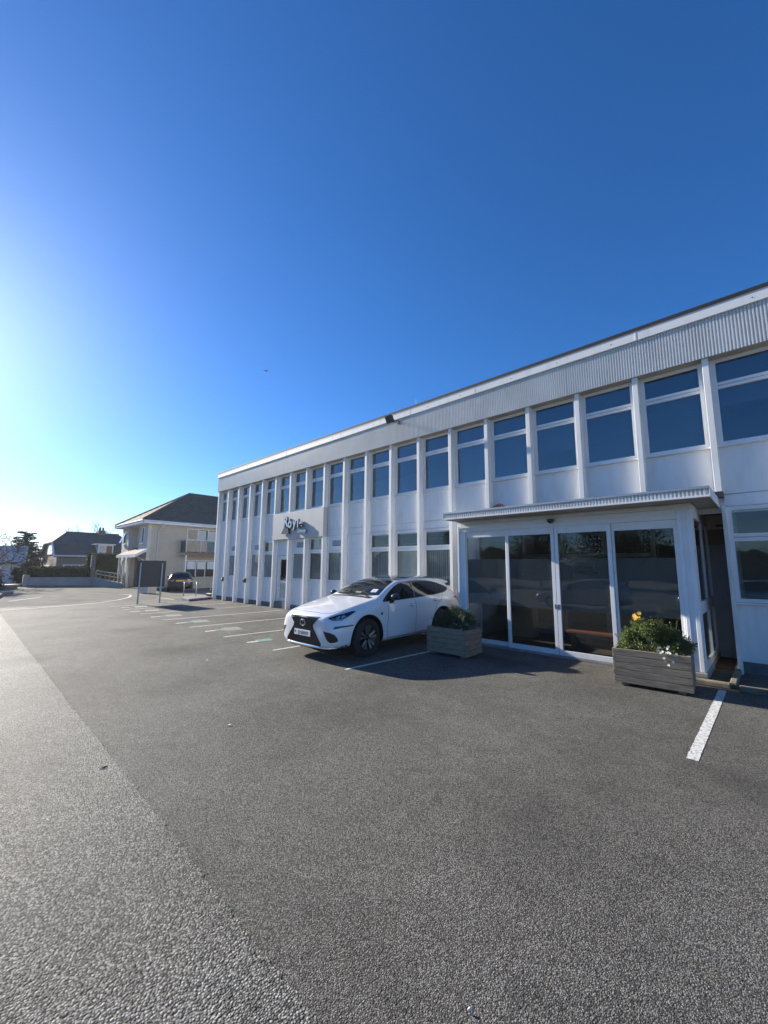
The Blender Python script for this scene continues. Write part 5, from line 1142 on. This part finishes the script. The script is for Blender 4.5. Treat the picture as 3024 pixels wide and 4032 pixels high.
for x0, w2 in ((-0.001, 0),):
    for ya, yb in ((1.85, -0.35),):
        f = obj('window', MB().box(-0.06, -0.001, yb, ya, 1.5, 2.45), 'frame_white', g0)
        for k in range(3): obj('pane', MB().box(-0.07, -0.061, yb+0.1+k*0.7, yb+0.7+k*0.7, 1.6, 2.35), 'car_glass', f)
f = obj('window', MB().box(3.8, 8.2, yN-0.02, yN+0.05, 1.6, 2.4), 'frame_white', g0); obj('pane', MB().box(4.0, 8.0, yN+0.051, yN+0.06, 1.7, 2.3), 'car_glass', f)
dm = obj('dormer', MB().box(0.05, 2.0, -2.62, -1.14, 3.66, 4.72), 'frame_white', g0); obj('dormer_roof', MB().box(-0.15, 2.3, -2.8, -0.85, 4.721, 4.84), 'frame_white', dm)
for ya in (-2.5, -1.84): obj('pane', MB().box(0.035, 0.049, ya, ya+0.56, 3.75, 4.60), 'cream_pale_and_lit' if ya > -2 else 'car_glass', dm)
ch = obj('chimney', MB().box(GW/2-0.35, GW/2+0.35, -2.65, -1.95, zR-0.5, zR+0.45), 'brickwork', g0); 
for s in (-0.17, 0.17): obj('chimney_pot', MB().lathe([(0.11, 0.0), (0.09, 0.35), (0.11, 0.38), (0.08, 0.38), (0.06, 0.0)], 12, 2, (GW/2, -2.3+s, zR+0.45)), 'roof_tile_red_and_lit', ch)
# boundary wall, pier and hedges
bw = thing('boundary_wall', 'long low grey rendered boundary wall at the back of the forecourt', 'wall', (44.2, 4.0, 0.0), 0)
m = MB(); a, b = Vector((1.0, 2.05)), Vector((-1.4, -2.1)); nn2 = Vector((-(b-a).y, (b-a).x)).normalized()*0.11
def wallseg(a, b, z0, z1, th):
    n_ = Vector((-(b-a).y, (b-a).x)).normalized()*th/2; q = [a+n_, a-n_, b-n_, b+n_]; m = MB(); m.v = [(p.x, p.y, z) for z in (z0, z1) for p in q]; m.f = [(3, 2, 1, 0), (4, 5, 6, 7)]+[(i, (i+1) % 4, 4+(i+1) % 4, 4+i) for i in range(4)]; return m
obj('wall', wallseg(a, b, 0, 0.78, 0.22), 'wall_grey', bw); obj('pier', MB().box(0.85, 1.35, 1.95, 2.35, 0, 0.98), 'wall_grey', bw); obj('footing', wallseg(a+Vector((-0.25, 0)), b+Vector((-0.25, 0)), 0, 0.12, 0.25), 'concrete', bw)
def hedge(name, label, cx, cy, lx, ly, z0, z1, n, size, m, seed, rot=0.0):
    rr = random.Random(seed); t = thing(name, label, 'hedge', (cx, cy, 0), rot)
    core = MB().box(-lx/2*0.82, lx/2*0.82, -ly/2*0.94, ly/2*0.94, z0, z1-0.12); obj('core', core, 'leaf_hedge', t)
    mb = MB()
    for _ in range(n):
        f_ = rr.random(); u, v, w_ = rr.uniform(-1, 1), rr.uniform(-1, 1), rr.random()
        k = rr.choice((0, 0, 1, 2))
        p = Vector((u*lx/2, v*ly/2, z0+(z1-z0)*w_))
        if k == 0: p.x = rr.choice((-1, 1))*lx/2*rr.uniform(0.8, 1.05)
        elif k == 1: p.y = rr.choice((-1, 1))*ly/2*rr.uniform(0.9, 1.03)
        else: p.z = z1+rr.gauss(-0.03, 0.06)
        leaves(mb, p, (0.08, 0.08, 0.08), 4, size, rr)
    obj('foliage', mb, m, t); return t
hedge('hedge', 'low dark clipped hedge just above the boundary wall', 45.0, 4.0, 0.8, 4.7, 0.3, 1.62, 2600, 0.09, 'leaf_hedge', 41, R(-30))
hedge('hedge', 'tall dark green hedge between the boundary wall and the cream house', 46.2, 0.4, 1.4, 3.0, 0.0, 2.85, 3200, 0.10, 'leaf_hedge', 43, R(-20))
tag(obj('gate_pillar', MB().box(-0.16, 0.16, -0.16, 0.16, 0, 2.72), 'pebble', None, (43.7, 1.9, 0), bevel=0.03), 'tall narrow pebble-dashed pillar at the left end of the tall hedge', 'pillar')

# ================================================================== FAR LEFT: sheds, bank, trees
t = thing('garden_building', 'small pale building with low roof among the trees at the far left', 'building', (50.5, 6.95, -0.35), R(-6))
obj('wall', MB().box(0, 3.2, -0.7, 1.9, 0, 2.4), 'cream_pale_and_lit', t); obj('roof', slab([(-0.3, -1.1, 2.4), (-0.3, 2.2, 2.4), (3.5, 2.2, 4.0), (3.5, -1.1, 4.0)], 0.12), 'wall_grey', t)
d = obj('garage_door', MB().box(-0.05, -0.002, -0.55, 1.2, 0.0, 1.9), 'frame_white', t)
for k in range(4): obj('door_panel', MB().box(-0.07, -0.051, -0.49, 1.14, 0.08+k*0.46, 0.48+k*0.46), 'frame_white', d)
bank = obj('verge', MB().prism([(31.0, 8.55), (33.6, 8.25), (35.9, 7.62), (36.3, 7.9), (36.2, 9.4), (34, 13), (30, 16), (28, 11)], 2, 0.0, 0.14), 'grass', None, bevel=0.03); struct(bank)
kb = thing('verge_kerb', 'curved pale kerb around the grass verge at the left edge', 'kerb', (31.0, 8.5, 0.0))
kp = [(30.2, 9.3), (31.0, 8.48), (33.6, 8.18), (35.6, 7.62), (36.15, 7.55), (36.45, 7.95), (36.4, 9.0)]
for a_, b_ in zip(kp, kp[1:]): obj('kerb_stone', wallseg(Vector(a_)-Vector((31.0, 8.5)), Vector(b_)-Vector((31.0, 8.5)), 0.0, 0.17, 0.14), 'concrete', kb)
tag(obj('stone_slab', MB().box(-0.85, 0.85, -0.5, 0.5, 0.26, 0.36), 'timber_pale', None, (41.4, 7.55, 0.0), R(-30)), 'pale flat slab lying at the left end of the forecourt', 'slab')
tag(obj('slab_support', MB().box(-0.7, 0.7, -0.38, 0.38, 0, 0.258), 'concrete', None, (41.4, 7.55, 0.0), R(-30)), 'dark block under the pale slab at the far left', 'block')

def bare_tree(label, loc, h, seed, depth=5, rad=0.16, spread=0.6, grp=None, kids=(2, 4), m='bark', lean=(0, 0, 1)):
    rr = random.Random(seed); t = thing('bare_tree', label, 'tree', loc, 0, grp); mt = MB(); mc = MB()
    pts = [Vector((0, 0, 0)), Vector((rr.uniform(-.1, .1), rr.uniform(-.1, .1), h*0.18)), Vector((lean[0]*0.3+rr.uniform(-.1, .1), lean[1]*0.3+rr.uniform(-.1, .1), h*0.34))]
    mt.tube(pts, [rad*1.25, rad, rad*0.85], 8)
    for k in range(5):
        d = Vector((rr.gauss(0, 0.6)+lean[0], rr.gauss(0, 0.6)+lean[1], 1)).normalized(); branch(mc, pts[2]-Vector((0, 0, rr.uniform(0, 0.15)*h)), d, h*0.30, rad*0.6, depth-1, rr, spread, 0.02, 5, 0.012, None, kids)
    obj('trunk', mt, m, t, smooth=True); obj('crown', mc, m, t); return t
bare_tree('leafless tree with spreading twigs at the left edge above the purple bush', (43.5, 8.75, 0), 6.0, 21, 5, 0.17, 0.62, 'bare trees', lean=(0, -0.35, 1))
bare_tree('leafless tree top showing above the roof ridge of the dark brown house', (68.0, -1.6, 0), 7.9, 24, 5, 0.16, 0.5, 'bare trees')
# cedar in tiers
rr = random.Random(33); t = thing('cedar_tree', 'dark cedar with flat spreading tiers of branches at the far left', 'tree', (62.0, 4.95, -0.9))
mt = MB(); mt.tube([(0, 0, 0), (0.1, 0, 3.0), (0.0, 0.1, 6.3)], [0.32, 0.22, 0.07], 8); mc = MB(); ml = MB()
for k in range(9):
    z = 4.3+k*0.24; rad = 1.75-0.11*k
    for q in range(6):
        a = rr.uniform(0, 6.28); L_ = rad*rr.uniform(0.55, 1.0); e_ = Vector((math.cos(a)*L_, math.sin(a)*L_, z+rr.uniform(-0.05, 0.25)))
        mc.tube([(0, 0, z-0.15), e_*0.5+Vector((0, 0, z*0.5+0.02)), e_], [0.06, 0.04, 0.015], 5, False)
        for j in range(4): leaves(ml, e_.lerp(Vector((0, 0, z)), j*0.17)+Vector((rr.gauss(0, .15), rr.gauss(0, .15), 0.03)), (0.30, 0.30, 0.06), 60, 0.12, rr, flat=0.7, shell=0.1)
obj('trunk', mt, 'bark', t); obj('limb', mc, 'bark', t); obj('foliage', ml, 'needle', t)
def leafy(name, label, cat, loc, h, wr, n, size, m, seed, trunk=0.3, grp=None):
    rr = random.Random(seed); t = thing(name, label, cat, loc, 0, grp); mt = MB(); ml = MB(); mt.tube([(0, 0, 0), (0.05, 0.02, h*trunk), (0.0, 0.0, h*0.75)], [0.10*h/4, 0.08*h/4, 0.03], 7)
    for k in range(int(n/70)):
        d = Vector((rr.gauss(0, 1), rr.gauss(0, 1), rr.gauss(0, 1))).normalized()*rr.uniform(0.45, 1.0)
        c = Vector((d.x*wr, d.y*wr, h*(trunk+1)/2+d.z*h*(1-trunk)/2)); mt.tube([(0, 0, h*trunk), tuple(c*0.5+Vector((0, 0, h*0.25))), tuple(c)], [0.04, 0.025, 0.01], 4, False)
        leaves(ml, c, (wr*0.3, wr*0.3, h*(1-trunk)*0.15), 70, size, rr, shell=0.2)
    obj('trunk', mt, 'bark', t); obj('crown', ml, m, t); return t
leafy('bush', 'purple-brown bush rising at the very left edge', 'bush', (41.3, 9.0, 0), 4.1, 1.25, 5200, 0.10, 'leaf_purple', 51, 0.05)
leafy('bush', 'dark green bush below the purple bush at the left edge', 'bush', (39.0, 8.75, 0), 1.5, 1.0, 3000, 0.09, 'leaf_hedge', 52, 0.02)
leafy('evergreen_tree', 'dark evergreen between the pale building and the brown house', 'tree', (58.0, 4.75, -0.6), 4.7, 0.95, 5600, 0.14, 'leaf_hedge', 53, 0.12)
leafy('evergreen_tree', 'dark evergreen mass behind the pale building under the cedar', 'tree', (57.5, 6.9, -0.6), 4.5, 1.5, 5600, 0.14, 'leaf_hedge', 54, 0.10)
leafy('bush', 'dark bush filling the gap left of the boundary wall', 'bush', (48.3, 6.35, 0), 1.7, 0.7, 3600, 0.10, 'leaf_hedge', 55, 0.02)
# garden wood and rooftops beyond, one far mass
rr = random.Random(61); fm = MB()
for k in range(330):
    a = R(rr.uniform(-38, 75)); d = rr.uniform(82, 150); far = True; c = Vector((d*math.cos(a), 10+d*math.sin(a), rr.uniform(-0.5, 2.8))); leaves(fm, c, (3.0, 3.0, 1.3), 26, 1.0, rr, shell=0.2)
o = obj('far_wood', fm, 'leaf_hedge'); o['kind'] = 'stuff'; o['label'] = 'far dark line of garden trees along the horizon'; o['category'] = 'trees'
fm = MB()
for k in range(900):
    x_ = rr.uniform(-25, 120); c = Vector((x_, 52+rr.uniform(0, 14), rr.uniform(0.3, 5.2))); leaves(fm, c, (2.0, 1.4, 0.9), 80, 0.24, rr, shell=0.2)
nb_ = 160; b0_ = len(fm.v)  # solid core added to darken the mirrored tree line
for k in range(nb_+1):
    x_ = -30+155*k/nb_; h_ = 3.6+1.3*math.sin(x_*0.21)+0.8*math.sin(x_*0.67+1)+rr.uniform(-0.5, 0.5); fm.v += [(x_, 60+rr.uniform(-1, 1), -0.2), (x_, 60+rr.uniform(-1, 1), h_), (x_, 68, h_*0.8), (x_, 68, -0.2)]
for k in range(nb_):
    for q in range(3): fm.f.append((b0_+4*k+q, b0_+4*k+4+q, b0_+4*k+5+q, b0_+4*k+1+q))
o = obj('tree_belt', fm, 'leaf_hedge'); o['kind'] = 'stuff'; o['label'] = 'dark belt of trees mirrored in the ground-floor glass'; o['category'] = 'trees'
# trees across the lane, seen only mirrored in the ground-floor windows
leafy('evergreen_tree', 'dark tree mirrored in the ground-floor windows left of the porch', 'tree', (26, 31, 0), 8.5, 3.6, 12000, 0.15, 'leaf_hedge', 71, 0.12)
leafy('evergreen_tree', 'dark tree mirrored in the left glass of the porch', 'tree', (17, 33, 0), 7.5, 3.6, 12000, 0.15, 'leaf_hedge', 72, 0.12)
leafy('evergreen_tree', 'dark tree mirrored in the sliding doors of the porch', 'tree', (9, 32, 0), 8.0, 4.0, 12000, 0.15, 'leaf_hedge', 73, 0.12)
# gulls
def gull(label, loc, span, rot):
    t = thing('gull', label, 'bird', loc, rot); 
    obj('body', MB().lathe([(0.0, -0.30), (0.03, -0.22), (0.07, -0.05), (0.075, 0.08), (0.045, 0.20), (0.0, 0.28)], 12, 1), 'bird', t, smooth=True)
    for s in (-1, 1):
        m = MB(); P_ = [(0.05, 0.0, 0.03), (span*0.25, 0.06, 0.12), (span*0.5, -0.08, 0.02)]; w2 = [0.16, 0.14, 0.02]
        for (x_, y_, z_), ww in zip(P_, w2): m.v += [(s*x_, y_+ww/2, z_), (s*x_, y_-ww/2, z_), (s*x_, y_-ww/2, z_-0.012), (s*x_, y_+ww/2, z_-0.012)]
        for i in range(2):
            for k in range(4): m.f.append((4*i+k, 4*i+(k+1) % 4, 4*i+4+(k+1) % 4, 4*i+4+k))
        m.f += [(0, 1, 2, 3), (11, 10, 9, 8)]; obj('wing', m, 'bird', t)
def ray_at(px, py, dist):
    v = (_f*1574.95+_r*(px-1512)-_u*(py-2016)).normalized(); return Vector((0, 10.0764, 1.9205))+v*dist
gull('small gull gliding in the open sky above the office roofline', ray_at(1048, 1461, 62), 1.1, R(30))
gull('tiny gull low over the far left rooftops', ray_at(155, 2107, 95), 1.1, R(60))
# ================================================================== FLARE HAZE
hz = MB().box(-420, 420, -420, 420, -1.2, 12.5)  # thin volume added to imitate flare washing out the distance
hm = bpy.data.materials.new('flare_haze'); hm.use_nodes = True; MATS['flare_haze'] = hm
_n = hm.node_tree.nodes; _n.remove(_n['Principled BSDF']); pv = _n.new('ShaderNodeVolumePrincipled')
pv.inputs['Color'].default_value = (0.92, 0.95, 1.0, 1); pv.inputs['Density'].default_value = 0.00045; pv.inputs['Anisotropy'].default_value = 0.25
hm.node_tree.links.new(pv.outputs[0], _n['Material Output'].inputs['Volume'])
ho = obj('flare_haze', hz, 'flare_haze'); ho['kind'] = 'stuff'
scn.cycles.volume_bounces = 0
